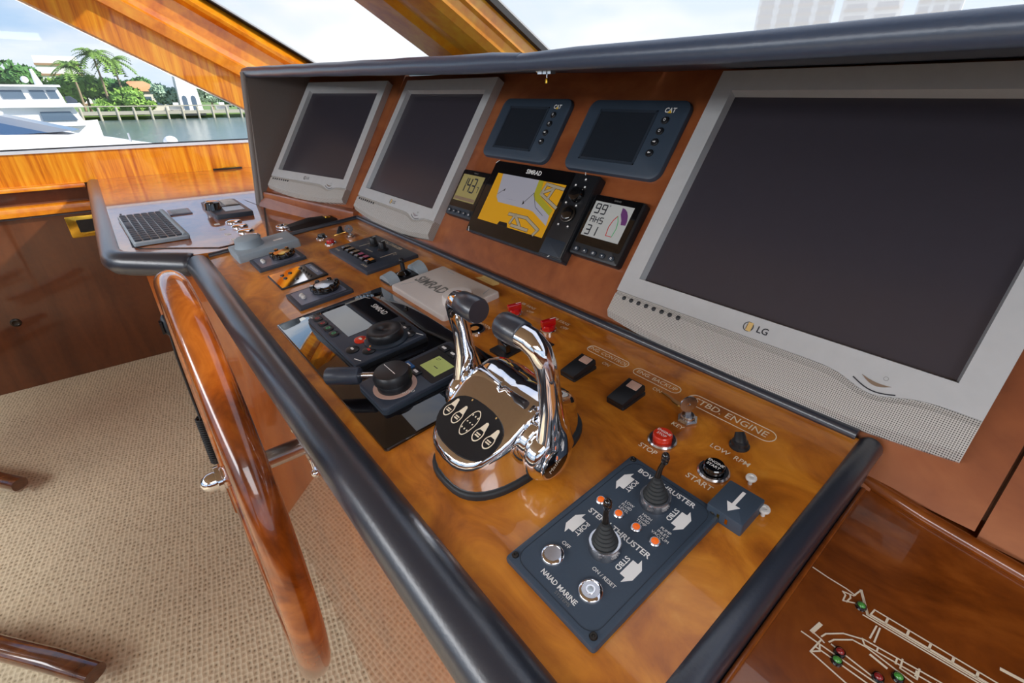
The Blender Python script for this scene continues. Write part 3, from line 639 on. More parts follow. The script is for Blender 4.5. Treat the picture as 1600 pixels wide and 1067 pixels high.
MB().ribbon([(.009, .029), (.030, .001), (.060, -.012)], .0009, z, z + .0004).ribbon([(.009, .029), (-.012, .0)], .0009, z, z + .0004).ribbon([(-.101, .010), (-.085, .023)], .0008, z, z + .0004).build('course_line', 'chart_line', cp)
MB().prism([(-.088, .020), (-.083, .020), (-.083, .026)], z, z + .0005).prism([(-.010, .0), (-.006, .003), (-.013, .009)], z, z + .0005).build('vessel_mark', 'chart_line', cp)
text('. . .. .. .... . . ..', .006, -.05, .006, z + .0004, 'chart_line', cp)
text('SIMRAD', .0135, -.019, .0705, .021, 'white_print', cp, bold=.02)
MB().lathe([(.0155, 0), (.0155, .004), (.013, .0105), (.010, .0115), (1e-4, .0105)], (.125, .041, .0222), 24).build('rotary_knob', 'black_gloss', cp)
kn = MB().lathe([(.017, 0), (.017, .0035), (.0155, .0045), (.0135, .0045)], (.125, .002, .0222), 28).build('cursor_pad', 'dark_metal', cp)
MB().lathe([(.0125, 0), (.0125, .0065), (.010, .008), (1e-4, .007)], (.125, .002, .0222), 24).build('pad_centre', 'black_gloss', kn)
for x, y in ((.128, .0735), (.110, .0600), (.134, .0590), (.106, .0235), (.134, .0215), (.112, -.0205), (.137, -.0205)):
    b = MB().slab(x, y, .010, .008, .003, .0222, .0232, .0005).build('button', 'black_plastic', cp); MB().slab(x, y, .004, .0035, .001, .0232, .0234).build('symbol', 'white_print', b)
for x, y, a in ((-.150, .082, 40), (.120, .083, -60), (-.145, -.083, -60), (.125, -.082, 40)):
    MB().box(-.006, .006, -.0006, .0006, .0204, .0212).xf(Matrix.Translation((x, y, 0)) @ Matrix.Rotation(R(a), 4, 'Z')).build('corner_mark', 'white_print', cp)
# hood latch
la = thing('hood_latch', 'small chrome sliding latch with hanging keeper under the padded hood', 'latch', W(-.555, .515, .0245), scale=.8)
for x0, x1 in ((-.014, -.003), (-.001, .008), (.011, .019)): MB().box(x0, x1, -.006, .006, .0, .011).build('knuckle', 'steel', la)
MB().tube([(-.022, 0, .005), (.016, 0, .005)], .0024, 10).build('pin', 'chrome', la)
MB().tube([(.004, 0, .002), (.004, 0, -.006)], .0008, 6).build('link', 'steel', la); MB().slab(.004, 0, .005, .004, .001, -.014, -.006, .001).build('keeper', 'brass', la)

# ------------------------------------------------------------------ things on the sloping desk
def arrow(x, y, d, wd=.018, ln=.010):      # broad arrow pointing along d (+1 to starboard, -1 to port)
    return [(x + d * .0080, y + wd * .45), (x + d * .0005, y + wd), (x + d * .0005, y + wd * .62), (x - d * .0062, y + wd * .62), (x - d * .0062, y - wd * .62), (x + d * .0005, y - wd * .62), (x + d * .0005, y - wd), (x + d * .0080, y - wd * .45)]
tp = dthing('thruster_panel', 'slate thruster control panel with two rubber-booted joysticks', 'control panel', -.2205, .3405)
MB().slab(0, 0, .134, .226, .004, 0, .0085, .0035, 0, 3).build('plate', 'slate_plastic', tp)
for x0, x1 in ((1, 1),):
    MB().ring(rrect(.118, .212, .016, 5), .0008, .0084, .0088).build('face_line', 'dark_slate', tp)
f = None
for x, y in ((-.0595, .1065), (.0585, .1065), (.0585, -.1035), (-.0595, -.1035)):
    if f is None: f = MB().lathe([(.0042, 0), (.0042, .001), (.0034, .0022), (.0018, .0022), (.0012, .0012), (1e-4, .0012)], n=16).build('screw', 'dark_metal', tp, loc=(x, y, .0083))
    else: dup(f, tp, (x, y, .0083))
zz = .0088
text('BOW THRUSTER', .0102, -.0015, .0965, zz, 'white_print', tp, sx=1.08, bold=.02); text('STERN THRUSTER', .0102, -.0005, .0032, zz, 'white_print', tp, sx=1.08, bold=.02)
for yy in (.0685, -.0235):
    MB().prism(arrow(-.0425, yy, -1), .0084, zz).build('arrow', 'white_print', tp); MB().prism(arrow(.0400, yy, 1), .0084, zz).build('arrow', 'white_print', tp)
    text('PORT', .0088, -.0320, yy, zz, 'white_print', tp, rot=-math.pi / 2, bold=.02); text('STBD', .0088, .0280, yy, zz, 'white_print', tp, rot=-math.pi / 2, bold=.02)
for x, tx in ((-.0435, ''), (-.0155, 'LOW\nFLUID\nLEVEL'), (.0105, 'HIGH\nFLUID\nTEMP'), (.0365, 'PUMP\nINLET\nVACUUM')):
    l = MB().lathe([(.0066, 0), (.0066, .002), (.0056, .0032), (.0048, .0032)], (x, .0228, .0084), 18).build('indicator_rim', 'steel', tp); MB().lathe([(.0048, .002), (.0042, .0038), (1e-4, .0042)], (x, .0228, .0084), 16).build('indicator_lens', 'orange_lens', l)
    if tx:
        for k, ln in enumerate(tx.split('\n')): text(ln, .0055, x - .0005, .0438 - .0056 * k, zz, 'white_print', tp)
for x, y, lit in ((-.0305, -.0725, 0), (.0265, -.0725, 1)):
    b = MB().lathe([(.0136, 0), (.0136, .0018), (.0122, .0036), (.0098, .0044), (.0094, .0040)], (x, y, .0084), 32).build('push_button', 'chrome', tp)
    MB().lathe([(.0094, .003), (.0094, .0042), (1e-4, .0042)], (x, y, .0084), 28).build('button_cap', 'steel', b)
    if lit:
        MB().lathe([(.0052, .0042), (.005, .0050), (.0036, .0050), (.0034, .0044)], (x, y, .0084), 20).build('lamp_ring', 'chrome', b); MB().ball((x, y, .0084 + .0042), .0033, .0033, .0012, 14, 6).build('lamp', 'lcd_pale', b)
text('OFF', .0068, -.0295, -.0525, zz, 'white_print', tp); text('ON / RESET', .0062, .0255, -.0510, zz, 'white_print', tp)
text('NAIAD MARINE', .0082, .0, -.0935, zz, 'white_print', tp, bold=.02, sx=.9); text('SYSTEMS', .0055, .012, -.0998, zz, 'grey_print', tp)
for y, lean in ((.0685, (.0035, .007)), (-.0235, (.001, .002))):
    j = MB().lathe([(.0188, 0), (.0188, .011), (.0176, .0135), (.0150, .0135), (.0145, .011)], (.003, y, .0084), 32).build('joystick_collar', 'steel', tp)
    pr = [(.0142, .011)]
    for k in range(6):
        r0 = .0142 - .0017 * k; pr += [(r0, .0135 + .0048 * k), (r0 + .0004, .0155 + .0048 * k), (r0 - .0018, .0172 + .0048 * k)]
    pr += [(.0042, .045), (1e-4, .045)]
    MB().lathe(pr, (.003, y, .0084), 28).build('rubber_boot', 'boot_rubber', j, 20)
    lx, ly = lean
    MB().tube([(.003, y, .050), (.002 + lx * .5, y + ly * .5, .066), (.003 + lx, y + ly, .078)], [.0036, .0030, .0028], 14).build('lever', 'dark_metal', j)
    MB().lathe([(.0030, -.007), (.0046, -.004), (.0050, .002), (.0044, .0068), (.0026, .0092), (1e-4, .010)], (.003 + lx, y + ly, .080), 18).build('lever_tip', 'black_gloss', j)
# little box with a white arrow + plugs
ab = dthing('arrow_box', 'small dark-grey box with a white arrow on top beside the thruster panel', 'box', -.1485, .470)
MB().slab(0, 0, .0435, .052, .002, 0, .019, .001).build('case', 'slate_plastic', ab)
MB().prism([(-.002, .019), (.002, .019), (.002, -.006), (.008, -.006), (0, -.019), (-.008, -.006), (-.002, -.006)], .019, .0194).build('arrow', 'white_print', ab)
for x in (-.008, .002): MB().box(x, x + .003, -.0264, -.0255, .005, .013).build('contact', 'brass', ab)
for x, s, lb in ((-.157, .524, 'white plastic plug behind the arrow box'), (-.1235, .490, 'white plastic plug right of the arrow box')):
    g_ = dthing('plug', lb, 'plug', x, s, group='white plugs by the arrow box')
    MB().lathe([(.0025, 0), (.0025, .009)], n=12).build('stem', 'white_plastic', g_); MB().lathe([(.0062, .009), (.0068, .011), (.006, .013), (.003, .0132), (.0026, .0122), (1e-4, .0122)], n=18).build('head', 'white_plastic', g_)
# pill outlined captions printed on the desk are flat print of the console
DK = thing('caption_print', 'cream captions printed on the burl desk beside the engine switches', 'lettering', desk_p(-.6, .55), (A_D, 0, 0), scale=K)
def cap(s, size, x, y, m='cream_print', pill=None, sx=1, rot=0, bold=.004):
    text(s, size, x + .6, y - .55, .0006, m, DK, sx=sx, rot=rot, bold=bold)
    if pill: MB().ring(rrect(pill[0], pill[1], pill[1] / 2, 6), .0013, .0003, .0006).xf(Matrix.Translation((x + .6, y - .55, 0))).build('caption_frame', m, DK)
cap('ENG. CONTROL', .0125, -.4785, .6245, pill=(.094, .021)); cap('ON', .0105, -.463, .602)
cap('ENG. BACKUP', .0125, -.371, .6235, pill=(.092, .021)); cap('ON', .0105, -.354, .602)
cap('STBD. ENGINE', .0180, -.2405, .622, pill=(.138, .027)); cap('KEY', .011, -.282, .5525); cap('STOP', .0120, -.2835, .4835, bold=.012); cap('START', .0125, -.202, .4815, bold=.012)
cap('LOW  RPM', .0118, -.200, .5515); cap('HORN', .0130, -.742, .537); cap('ER FANS', .0122, -.739, .6575); cap('OFF', .0112, -.716, .6425); cap('ER FANS', .0122, -.633, .6575); cap('OFF', .0112, -.610, .6425)
cap('PORT ENGINE', .0150, -1.618, .636, 'gold_print', (.118, .026)); 
for x, s in ((-1.715, .520), (-1.600, .492), (-1.66, .556)): cap('STOP' if s < .5 else ('START' if x < -1.7 else 'LOW RPM'), .010, x, s, 'gold_print')
# rocker switches
def rocker(x, s, label, up):
    r = dthing('rocker_switch', label, 'switch', x, s, group='black rocker switches')
    MB().slab(0, 0, .035, .058, .003, 0, .005, .001).build('bezel', 'black_plastic', r)
    a = R(9 if up else -9)
    MB().prism([(-.016, -.028), (.016, -.028), (.016, .028), (-.016, .028)], 0, .012, .002).xf(Matrix.Translation((0, 0, .004)) @ Matrix.Rotation(a, 4, 'X')).build('rocker', 'black_gloss' if False else 'black_plastic', r)
    MB().slab(.003, .017, .020, .016, .001, .0118, .0132, .0006).xf(Matrix.Translation((0, 0, .004)) @ Matrix.Rotation(a, 4, 'X')).build('lens', 'rocker_pink', r)
rocker(-.4835, .553, 'black rocker switch below the engine control caption', -1)
rocker(-.377, .552, 'black rocker switch below the engine backup caption', -1)
# push buttons, keys and toggles
def push(x, s, cap_m, label, tx=None, r=.0205, ring='steel'):
    g_ = dthing('push_button', label, 'button', x, s, group='engine push buttons')
    MB().lathe([(r, 0), (r, .003), (r * .9, .0052), (r * .74, .0052), (r * .70, .002)], n=28).build('ring', ring, g_)
    MB().lathe([(r * .66, .001), (r * .66, .013), (r * .60, .0145), (1e-4, .0145)], n=28).build('cap', cap_m, g_)
    if tx:
        for k, ln in enumerate(tx): text(ln, .0062, 0, .0035 - .0068 * k, .0148, 'white_print', g_, bold=.01)
    return g_
push(-.279, .511, 'red_button', 'red push button in a steel ring above the stop caption', ('ENGINE', 'STOP')); push(-.1985, .509, 'black_gloss', 'black push button in a steel ring above the start caption', ('ENGINE', 'START'))
push(-1.662, .520, 'black_gloss', 'black push button in a chrome ring by the far port engine key', None, .0195, 'chrome'); push(-1.578, .519, 'red_gloss', 'glossy red push button in a chrome ring by the far port engine key', None, .0195, 'chrome')
def toggle(x, s, label, ang=0):
    g_ = dthing('toggle_switch', label, 'switch', x, s, group='low rpm toggles')
    MB().lathe([(.0135, 0), (.0135, .002), (.011, .004), (.0105, .009), (.008, .011), (1e-4, .011)], n=20).build('collar', 'black_plastic', g_)
    MB().tube([(0, 0, .006), (-.003, .004, .013), (-.006, .007, .0175)], [.0095, .0078, .0062], 14).build('lever', 'black_plastic', g_); return g_
toggle(-.200, .577, 'small black toggle above the low rpm caption near the right edge'); toggle(-1.668, .588, 'small black toggle beside the far port engine key')
def key_switch(x, s, label, rz, tags):
    g_ = dthing('key_switch', label, 'key switch', x, s, group='ignition key switches')
    MB().lathe([(.0155, 0), (.0155, .004), (.012, .006)], n=6).build('nut', 'steel', g_, 20); MB().lathe([(.0105, .005), (.0105, .010), (.009, .0115), (1e-4, .0115)], n=22).build('barrel', 'steel', g_)
    k = MB().prism([(-.004, 0), (.004, 0), (.0045, .008), (-.0045, .008)], -.0011, .0011).ring(circ(.0135, .0128, 24, 0, .0195), .0105, -.0011, .0011)
    k.xf(Matrix.Translation((0, 0, .0105)) @ Matrix.Rotation(R(62), 4, 'Z') @ Matrix.Rotation(R(84), 4, 'X')).build('key', 'steel', g_)
    sp = MB().prism([(0, -.004), (.010, -.009), (.022, -.008), (.030, -.0045), (.058, -.005), (.060, .002), (.032, .004), (.022, .008), (.008, .008)], -.0010, .0010)
    sp.xf(Matrix.Translation((-.006, .001, .019)) @ Matrix.Rotation(R(158) + rz, 4, 'Z') @ Matrix.Rotation(R(12), 4, 'Y') @ Matrix.Rotation(R(25), 4, 'X')).build('hanging_key', 'key_brass', g_)
    MB().tube([(.004 * math.cos(a) - .004, .001, .021 + .004 * math.sin(a)) for a in [R(30 * q) for q in range(12)]], .0007, 6, closed=True).build('key_ring', 'steel', g_)
key_switch(-.279, .573, 'ignition key with brass spare key by the starboard engine caption', 0, 1); key_switch(-1.580, .590, 'ignition key with brass spare key by the far port engine caption', R(60), 1)
def red_knob(x, s, label):
    g_ = dthing('rotary_switch', label, 'knob', x, s, group='red fan knobs')
    MB().lathe([(.017, 0), (.017, .005), (.0155, .0065), (.0135, .0065)], n=32).build('knurled_ring', 'chrome', g_)
    MB().lathe([(.014, .0062), (.0150, .013), (.0125, .016)], n=10).build('knob', 'red_gloss', g_, 15)
    MB().prism([(-.0055, -.0145), (.0055, -.0145), (.0055, .0145), (0, .0175), (-.0055, .0145)], .014, .027, .002).xf(Matrix.Rotation(R(-18), 4, 'Z')).build('grip', 'red_gloss', g_, 20)
    MB().box(-.0008, .0008, .004, .016, .0268, .0273).xf(Matrix.Rotation(R(-18), 4, 'Z')).build('pointer_line', 'white_print', g_)
red_knob(-.731, .612, 'translucent red rotary knob nearer the cream covered instrument'); red_knob(-.6255, .6135, 'translucent red rotary knob farther from the cream covered instrument')
hb = dthing('horn_button', 'round horn button with steel rim beside the horn caption', 'button', -.743, .512)
MB().lathe([(.0225, 0), (.0225, .003), (.020, .005), (.0185, .005)], n=32).build('rim', 'chrome', hb); MB().lathe([(.0185, .004), (.0175, .0055), (.010, .0058), (.009, .005)], n=28).build('face', 'black_gloss', hb); MB().lathe([(.0088, .004), (.008, .0062), (1e-4, .0066)], n=20).build('centre', 'amber_lens', hb)
ss = dthing('selector_switch', 'black square selector switch with angled lever behind the chrome control', 'switch', -.6325, .506)
MB().slab(0, 0, .046, .046, .002, 0, .005, .001).build('base', 'black_plastic', ss); MB().prism([(-.018, -.004), (.018, -.012), (.018, -.002), (-.018, .012)], .004, .024, .002).build('lever', 'black_gloss', ss)
sl = dthing('caption_plate', 'thin black engraved plate beside the selector switch', 'label plate', -.607, .572)
MB().slab(0, 0, .058, .026, .001, 0, .0015).build('plate', 'black_plastic', sl); text('SELECT', .0125, .002, 0, .0018, 'white_print', sl, bold=.01)
st = dthing('sticker', 'pale tan paper sticker at the back edge of the desk', 'sticker', -.926, .684)
MB().prism([(-.040, -.013), (.037, -.013), (.042, .004), (.036, .009), (-.034, .012), (-.030, .002)], 0, .0006).build('paper', 'sticker', st)
for k in range(2): text('ALL SYSTEM' if k == 0 else 'FUEL GAUGES', .0075, 0, .004 - .009 * k, .0009, 'gold_print', st)
# cream instrument cover
cv = dthing('instrument_cover', 'cream plastic instrument cover with a round knob bulge', 'cover', -.950, .5655)
MB().slab(0, 0, .250, .160, .008, 0, .0145, .004, 0, 4).build('shell', 'cover_grey', cv)
MB().lathe([(.038, .012), (.036, .028), (.0335, .032), (.028, .033), (1e-4, .033)], (.085, -.012, 0), 36).build('knob_bulge', 'cover_grey', cv)
text('SIMRAD', .043, -.040, -.010, .0149, 'grey_print', cv, bold=.022, sx=.86)
for a, b_ in (((-.105, -.060), (-.090, -.030)), ((.095, .070), (.105, .045)), ((-.080, .066), (-.05, .066))): MB().ribbon([a, b_], .0012, .0143, .0148).build('moulded_line', 'cover_slate', cv)
text('SIMRAD', .008, 0, 0, 0, 'dark_print', cv).matrix_local = Matrix.Translation((.1253 * K, .02 * K, .007 * K)) @ Matrix.Rotation(math.pi / 2, 4, 'Z') @ Matrix.Rotation(math.pi / 2, 4, 'X')
# grey-blue cover with dome
gc = dthing('instrument_cover', 'grey-blue plastic instrument cover with domed knob at the far end of the desk', 'cover', -1.712, .345)
MB().slab(0, 0, .135, .195, .006, 0, .026, .005, 0, 3).build('shell', 'cover_slate', gc)
MB().lathe([(.046, .024), (.043, .030), (.040, .040), (.039, .050), (.033, .054), (1e-4, .0545)], (-.012, -.040, 0), 36).build('knob_bulge', 'cover_slate', gc)
MB().slab(.01, .045, .014, .030, .002, .0258, .0263).build('logo_patch', 'white_print', gc)
# two small control panels with dials and the polished nav plate
def dial_panel(x, s, wd, face, label):
    r = dthing('dial_panel', label, 'control panel', x, s, group='small dial panels')
    MB().slab(0, 0, wd, .140, .004, 0, .009, .003, 0, 3).build('frame', 'device_slate', r); MB().slab(0, -.002, wd - .022, .116, .003, .0088, .0098).build('face_plate', 'plate_blue', r)
    k = MB().lathe([(.034, .009), (.036, .015), (.034, .022), (.029, .024), (.026, .020)], (.0, .018, 0), 32).build('dial_ring', 'black_gloss', r)
    for q in range(6):
        a = R(60 * q + 15); MB().lathe([(.0065, .014), (.0065, .0265), (.005, .028), (1e-4, .028)], (.031 * math.cos(a), .018 + .031 * math.sin(a), 0), 10).build('dial_lobe', 'black_gloss', k)
    MB().lathe([(.027, .016), (.025, .025), (1e-4, .027)], (0, .018, 0), 28).build('dial_cap', face, k)
    for q in (-.008, .008): MB().lathe([(.006, .0095), (.0062, .014), (.004, .017), (1e-4, .0175)], (q, -.042, 0), 14).build('button', 'white_plastic', r)
dial_panel(-1.565, .343, .124, 'brass', 'small slate dial panel partly behind the grey-blue cover'); dial_panel(-1.199, .343, .114, 'steel', 'small slate dial panel next to the glossy black plate')
nv = dthing('light_switch_plate', 'mirror-polished plate of small switches between the two dial panels', 'switch plate', -1.383, .345)
MB().slab(0, 0, .137, .131, .004, 0, .004, .001, 0, 2).build('border', 'black_plastic', nv); MB().slab(0, 0, .130, .124, .003, .0035, .0046).build('plate', 'chrome', nv)
MB().slab(0, .048, .11, .016, .002, .0046, .0050).build('legend_strip', 'plate_blue', nv); text('NAVIGATION', .010, 0, .048, .0053, 'white_print', nv)
for x, y in ((-.042, .022), (-.021, .022), (0, .022), (.021, .022), (.042, .022), (-.03, -.012), (.03, -.012), (-.03, -.034), (0, -.034)):
    MB().lathe([(.0055, .0046), (.0055, .0065), (.003, .007), (1e-4, .007)], (x, y, 0), 14).build('switch', 'dark_metal', nv)
# roll stabiliser panel
sb = dthing('stabilizer_panel', 'dark roll stabilizer panel with a row of coloured push keys', 'control panel', -1.3605, .5665)
MB().slab(0, 0, .283, .166, .004, 0, .010, .003, 0, 3).build('plate', 'device_slate', sb)
text('ROLL STABILIZER', .0150, .005, .068, .0104, 'cream_print', sb, bold=.012)
for k, m in enumerate(('tan_lens', 'tan_lens', 'tan_lens', 'pink_lens', 'pink_lens', 'amber_lens')):
    x = -.0945 + .035 * k; b = MB().slab(x, -.043, .024, .028, .002, .0095, .018, .002).build('push_key', 'black_gloss', sb); MB().slab(x, -.038, .018, .014, .001, .0178, .0186).build('key_lens', m, b)
for x in (-.045, .018):
    b = MB().lathe([(.017, .0095), (.017, .014), (.012, .017), (.011, .034), (.009, .037), (1e-4, .037)], (x, .030, 0), 22).build('knob', 'black_plastic', sb); MB().box(x - .0008, x + .0008, .030, .041, .0368, .0374).build('pointer_line', 'white_print', b)
for x in (-.078, .072):
    MB().box(x - .001, x + .001, -.006, .046, .0102, .0105).build('scale_line', 'cream_print', sb); text('0 5', .009, x + (.014 if x > 0 else -.014), .035, .0105, 'cream_print', sb, rot=math.pi / 2)
text('SENSITIVITY', .008, -.014, -.002, .0105, 'cream_print', sb); text('POWER', .009, -.108, -.066, .0105, 'cream_print', sb); text('CENTER', .010, .09, -.066, .0105, 'cream_print', sb)
# remote joystick with grey cupped holder
rj = dthing('searchlight_control', 'grey cupped bracket with a small black joystick beside the cream cover', 'control', -1.128, .548)
for y, h in ((-.040, .022), (.045, .026)):
    pr = [(.035 * math.cos(R(a)), h * math.sin(R(a))) for a in range(180, -1, -20)]
    MB().loft([[(x * .9, y - .014, .002 + z_ * .8) for x, z_ in pr], [(x, y + .014, .002 + z_) for x, z_ in pr]]).build('cup', 'cover_slate', rj)
MB().slab(0, 0, .060, .11, .006, 0, .006, .002).build('base', 'black_plastic', rj)
MB().lathe([(.019, .005), (.019, .010), (.013, .015), (.008, .018)], (0, .004, 0), 22).build('collar', 'black_gloss', rj); MB().tube([(0, .004, .014), (-.004, .006, .042)], [.0065, .0058], 14).ball((-.004, .006, .044), .0075).build('stick', 'black_plastic', rj)
# glossy black plate with the two autopilot controls
gp = dthing('cover_plate', 'glossy black mirror plate under the autopilot keypad and jog lever', 'plate', -.8255, .3385)
MB().slab(0, 0, .557, .266, .006, 0, .006, .002, 0, 4).build('sheet', 'black_glass', gp)
ap = dthing('autopilot_keypad', 'dark autopilot keypad with large knob and orange button', 'keypad', -.905, .338)
zb = .0063
MB().slab(0, 0, .268, .156, .004, zb, .015, .001, 0, 3).build('base', 'black_plastic', ap); MB().slab(0, 0, .266, .154, .005, .0155, .0235, .003, 0, 3).build('housing', 'device_slate', ap)
MB().box(-.130, .020, -.043, .073, .0234, .0242).build('screen', 'black_glass', ap)
text('SIMRAD', .019, -.045, .058, .0245, 'white_print', ap, bold=.01)
for k, m in enumerate(('red_mark', 'red_mark', 'green_mark', 'green_mark')):
    b = MB().slab(-.112 + .032 * k, -.060, .026, .019, .008, .0232, .0262, .001).build('button', 'black_plastic', ap); MB().ring(circ(.0045, n=14, cx=-.112 + .032 * k, cy=-.060), .0012, .0262, .0264).build('symbol', m, b)
for x, y, m, s_m in ((.052, -.030, 'red_button', 'cream_print'), (.076, -.058, 'black_plastic', 'white_print'), (.104, -.036, 'black_plastic', 'red_mark'), (.054, .056, 'black_plastic', 'white_print'), (.080, .056, 'black_plastic', 'white_print'), (.107, .050, 'black_plastic', 'white_print')):
    b = MB().lathe([(.0145, .0232), (.0145, .0255), (.012, .0268), (1e-4, .027)], (x, y, 0), 22, sx=1, sy=.9).build('button', m, ap); MB().slab(x, y, .010, .0045, .001, .0268, .0273).build('symbol', s_m, b)
# lathe() offsets scale before the shift, so the buttons stay round-edged
kn = MB().lathe([(.044, .0232), (.044, .027), (.040, .030)], (.088, .010, 0), 36).build('knob_skirt', 'dark_slate', ap)
MB().lathe([(.036, .029), (.037, .042), (.034, .047), (.030, .048), (.012, .0475), (.009, .0455), (1e-4, .045)], (.088, .010, 0), 36).build('knob', 'black_plastic', kn)
for a in (235, 285): MB().ball((.088 + .041 * math.cos(R(a)), .010 + .041 * math.sin(R(a)), .0285), .0022).build('indicator', 'amber_lens', kn)
for x, y, a in ((-.124, .066, 20), (-.123, -.066, 20), (.124, .066, 20), (.118, -.066, 20)): MB().box(-.009, .009, -.0006, .0006, .0236, .0243).xf(Matrix.Translation((x, y, 0)) @ Matrix.Rotation(R(a), 4, 'Z')).build('corner_mark', 'white_print', ap)
jl = dthing('jog_lever', 'black jog lever control with green display on the glossy plate', 'control', -.668, .338)
MB().slab(0, 0, .104, .196, .010, zb, .014, .001, 0, 5).build('base', 'dark_slate', jl); MB().slab(0, .0, .104, .194, .010, .0143, .021, .003, 0, 5).build('housing', 'device_slate', jl)
MB().slab(.004, .040, .090, .088, .003, .0208, .0216).build('display_frame', 'black_plastic', jl); MB().box(-.016, .035, .010, .052, .0215, .0222).build('lcd', 'lcd_green', jl)
text('27', .009, -.006, .044, .0225, 'dark_print', jl); MB().box(.006, .018, .026, .0275, .0222, .0225).build('lcd_mark', 'dark_print', jl)
for x, y, m in ((-.030, -.006, 'blue_button'), (-.002, -.006, 'black_plastic'), (-.030, .072, 'black_plastic'), (.0, .072, 'black_plastic')):
    b = MB().slab(x, y, .024, .015, .002, .0212, .0245, .001).build('button', m, jl); MB().slab(x, y, .012, .005, .001, .0243, .0249).build('symbol', 'white_print', b)
MB().lathe([(.038, .0208), (.038, .0222), (.030, .0224)], (.006, -.052, 0), 36).build('scale_ring', 'rocker_pink', jl)
text('AUTO', .009, .040, -.046, .0226, 'white_print', jl, rot=R(60))
hd = MB().lathe([(.030, .022), (.030, .034), (.0285, .036), (.033, .037), (.033, .048), (.029, .054), (.026, .0545), (1e-4, .0545)], (.006, -.052, 0), 36).build('hub', 'black_plastic', jl)
MB().tube([(.006 - .028 * .72, -.052 - .028 * .69, .044), (-.040, -.096, .043)], .0052, 12).build('lever_arm', 'steel', hd)
MB().tube([(-.036, -.0925, .043), (-.038, -.0945, .043), (-.078, -.133, .042), (-.080, -.135, .042)], [.013, .0155, .0155, .013], 22).build('lever_grip', 'device_slate', hd, 50)
MB().box(-.018, .022, -.0535, -.0525, .0544, .0549).build('pointer_line', 'white_print', hd)
# chrome twin-lever engine control
ch = dthing('engine_control', 'chrome twin-lever engine control head with black keypad', 'throttle', -.432, .352)
foot = []
for i in range(40):
    a = 2 * math.pi * i / 40; c, d = math.cos(a), math.sin(a)
    foot.append((.073 * math.copysign(abs(c) ** .72, c), .112 * math.copysign(abs(d) ** .72, d)))
MB().prism([(x * 1.06, y * 1.04) for x, y in foot], 0, .010, .004).build('gasket', 'rubber', ch, 50)
def prof_z(y):          # height of the body along the fore-and-aft direction
    k = [(-.112, .050), (-.095, .058), (-.060, .074), (-.020, .094), (.0, .104), (.022, .109), (.048, .103), (.072, .084), (.095, .058), (.112, .046)]
    for (a, za), (b, zb_) in zip(k, k[1:]):
        if y <= b: t = max(0, (y - a) / (b - a)); t = t * t * (3 - 2 * t) * .5 + t * .5; return za + (zb_ - za) * t
    return k[-1][1]
rings = [[(x, y, .008) for x, y in foot], [(x * .985, y * .985, .022) for x, y in foot]]
for q, e in ((.97, .62), (.975, .80), (.962, .93), (.92, .99), (.80, 1.0), (.6, 1.0), (.35, 1.0), (.12, 1.0)):
    rings.append([(x * q, y * q, max(.024, prof_z(y * q) * e)) for x, y in foot])
MB().loft(rings).build('body', 'chrome', ch, 70)
def on_body(x, y, n): return (x, y, prof_z(y) + n)
kp = []
for i in range(28):
    a = 2 * math.pi * i / 28; x = .0605 * math.copysign(abs(math.cos(a)) ** .8, math.cos(a)); y = -.062 + (.030 if math.sin(a) > 0 else .036) * math.copysign(abs(math.sin(a)) ** .8, math.sin(a)); kp.append((x, y))
mbk = MB(); 
kr = [[on_body(x * s_, -.06 + (y + .06) * s_, .0022 if s_ < 1 else -.002) for x, y in kp] for s_ in (1, .99, .6, .2)]
mbk.loft(kr).build('keypad', 'black_plastic', ch, 60)
def oval(x, y, rx, ry, rot=0):
    return [(x + rx * math.cos(a) * math.cos(rot) - ry * math.sin(a) * math.sin(rot), y + rx * math.cos(a) * math.sin(rot) + ry * math.sin(a) * math.cos(rot)) for a in [2 * math.pi * i / 20 for i in range(20)]]
def dring(x, y, rx, ry, wd, name='button_ring'):
    P = oval(x, y, rx, ry); Q = oval(x, y, rx - wd, ry - wd); mb = MB()
    mb.add([on_body(a, b, .0030) for a, b in P] + [on_body(a, b, .0030) for a, b in Q], [(i, (i + 1) % 20, 20 + (i + 1) % 20, 20 + i) for i in range(20)]); return mb
for x in (-.046, -.0245, .0245, .046):
    rb = dring(x, -.066 + abs(x) * .05, .0082, .0098, .0016).build('button_ring', 'cream_print', ch)
    mb = MB(); y = -.066 + abs(x) * .05
    mb.add([on_body(x + a, y + b, .0031) for a, b in ((-.0058, .0068), (.0058, .0068), (.0026, .0172), (0, .0185), (-.0026, .0172))], [(0, 1, 2, 3, 4)]).build('button_tip', 'cream_print', rb)
    mb = MB(); mb.add([on_body(x + a, y + b, .0033) for a, b in circ(.0013, n=8, cx=0, cy=.0132)], [tuple(range(8))]).build('button_lamp', 'gold_print', rb)
    for k in range(2): mb = MB(); mb.add([on_body(x + a, y + b - .003 * k, .0031) for a, b in ((-.0042, 0), (.0042, 0), (.0042, .0018), (-.0042, .0018))], [(0, 1, 2, 3)]).build('button_print', 'cream_print', rb)
rb = dring(0, -.060, .0105, .0185, .0013).build('indicator_ring', 'cream_print', ch)
for q in range(3):
    for y in (-.070, -.060, -.050): mb = MB(); mb.add([on_body(-.0055 + .0055 * q + a, y + b, .0031) for a, b in circ(.0013, n=8)], [tuple(range(8))]).build('indicator_dot', 'cream_print', rb)
for x in (-.024, .030): mb = MB(); mb.add([on_body(x + a, -.037 + b, .0031) for a, b in circ(.0014, n=8)], [tuple(range(8))]).build('indicator_dot', 'gold_print', ch)
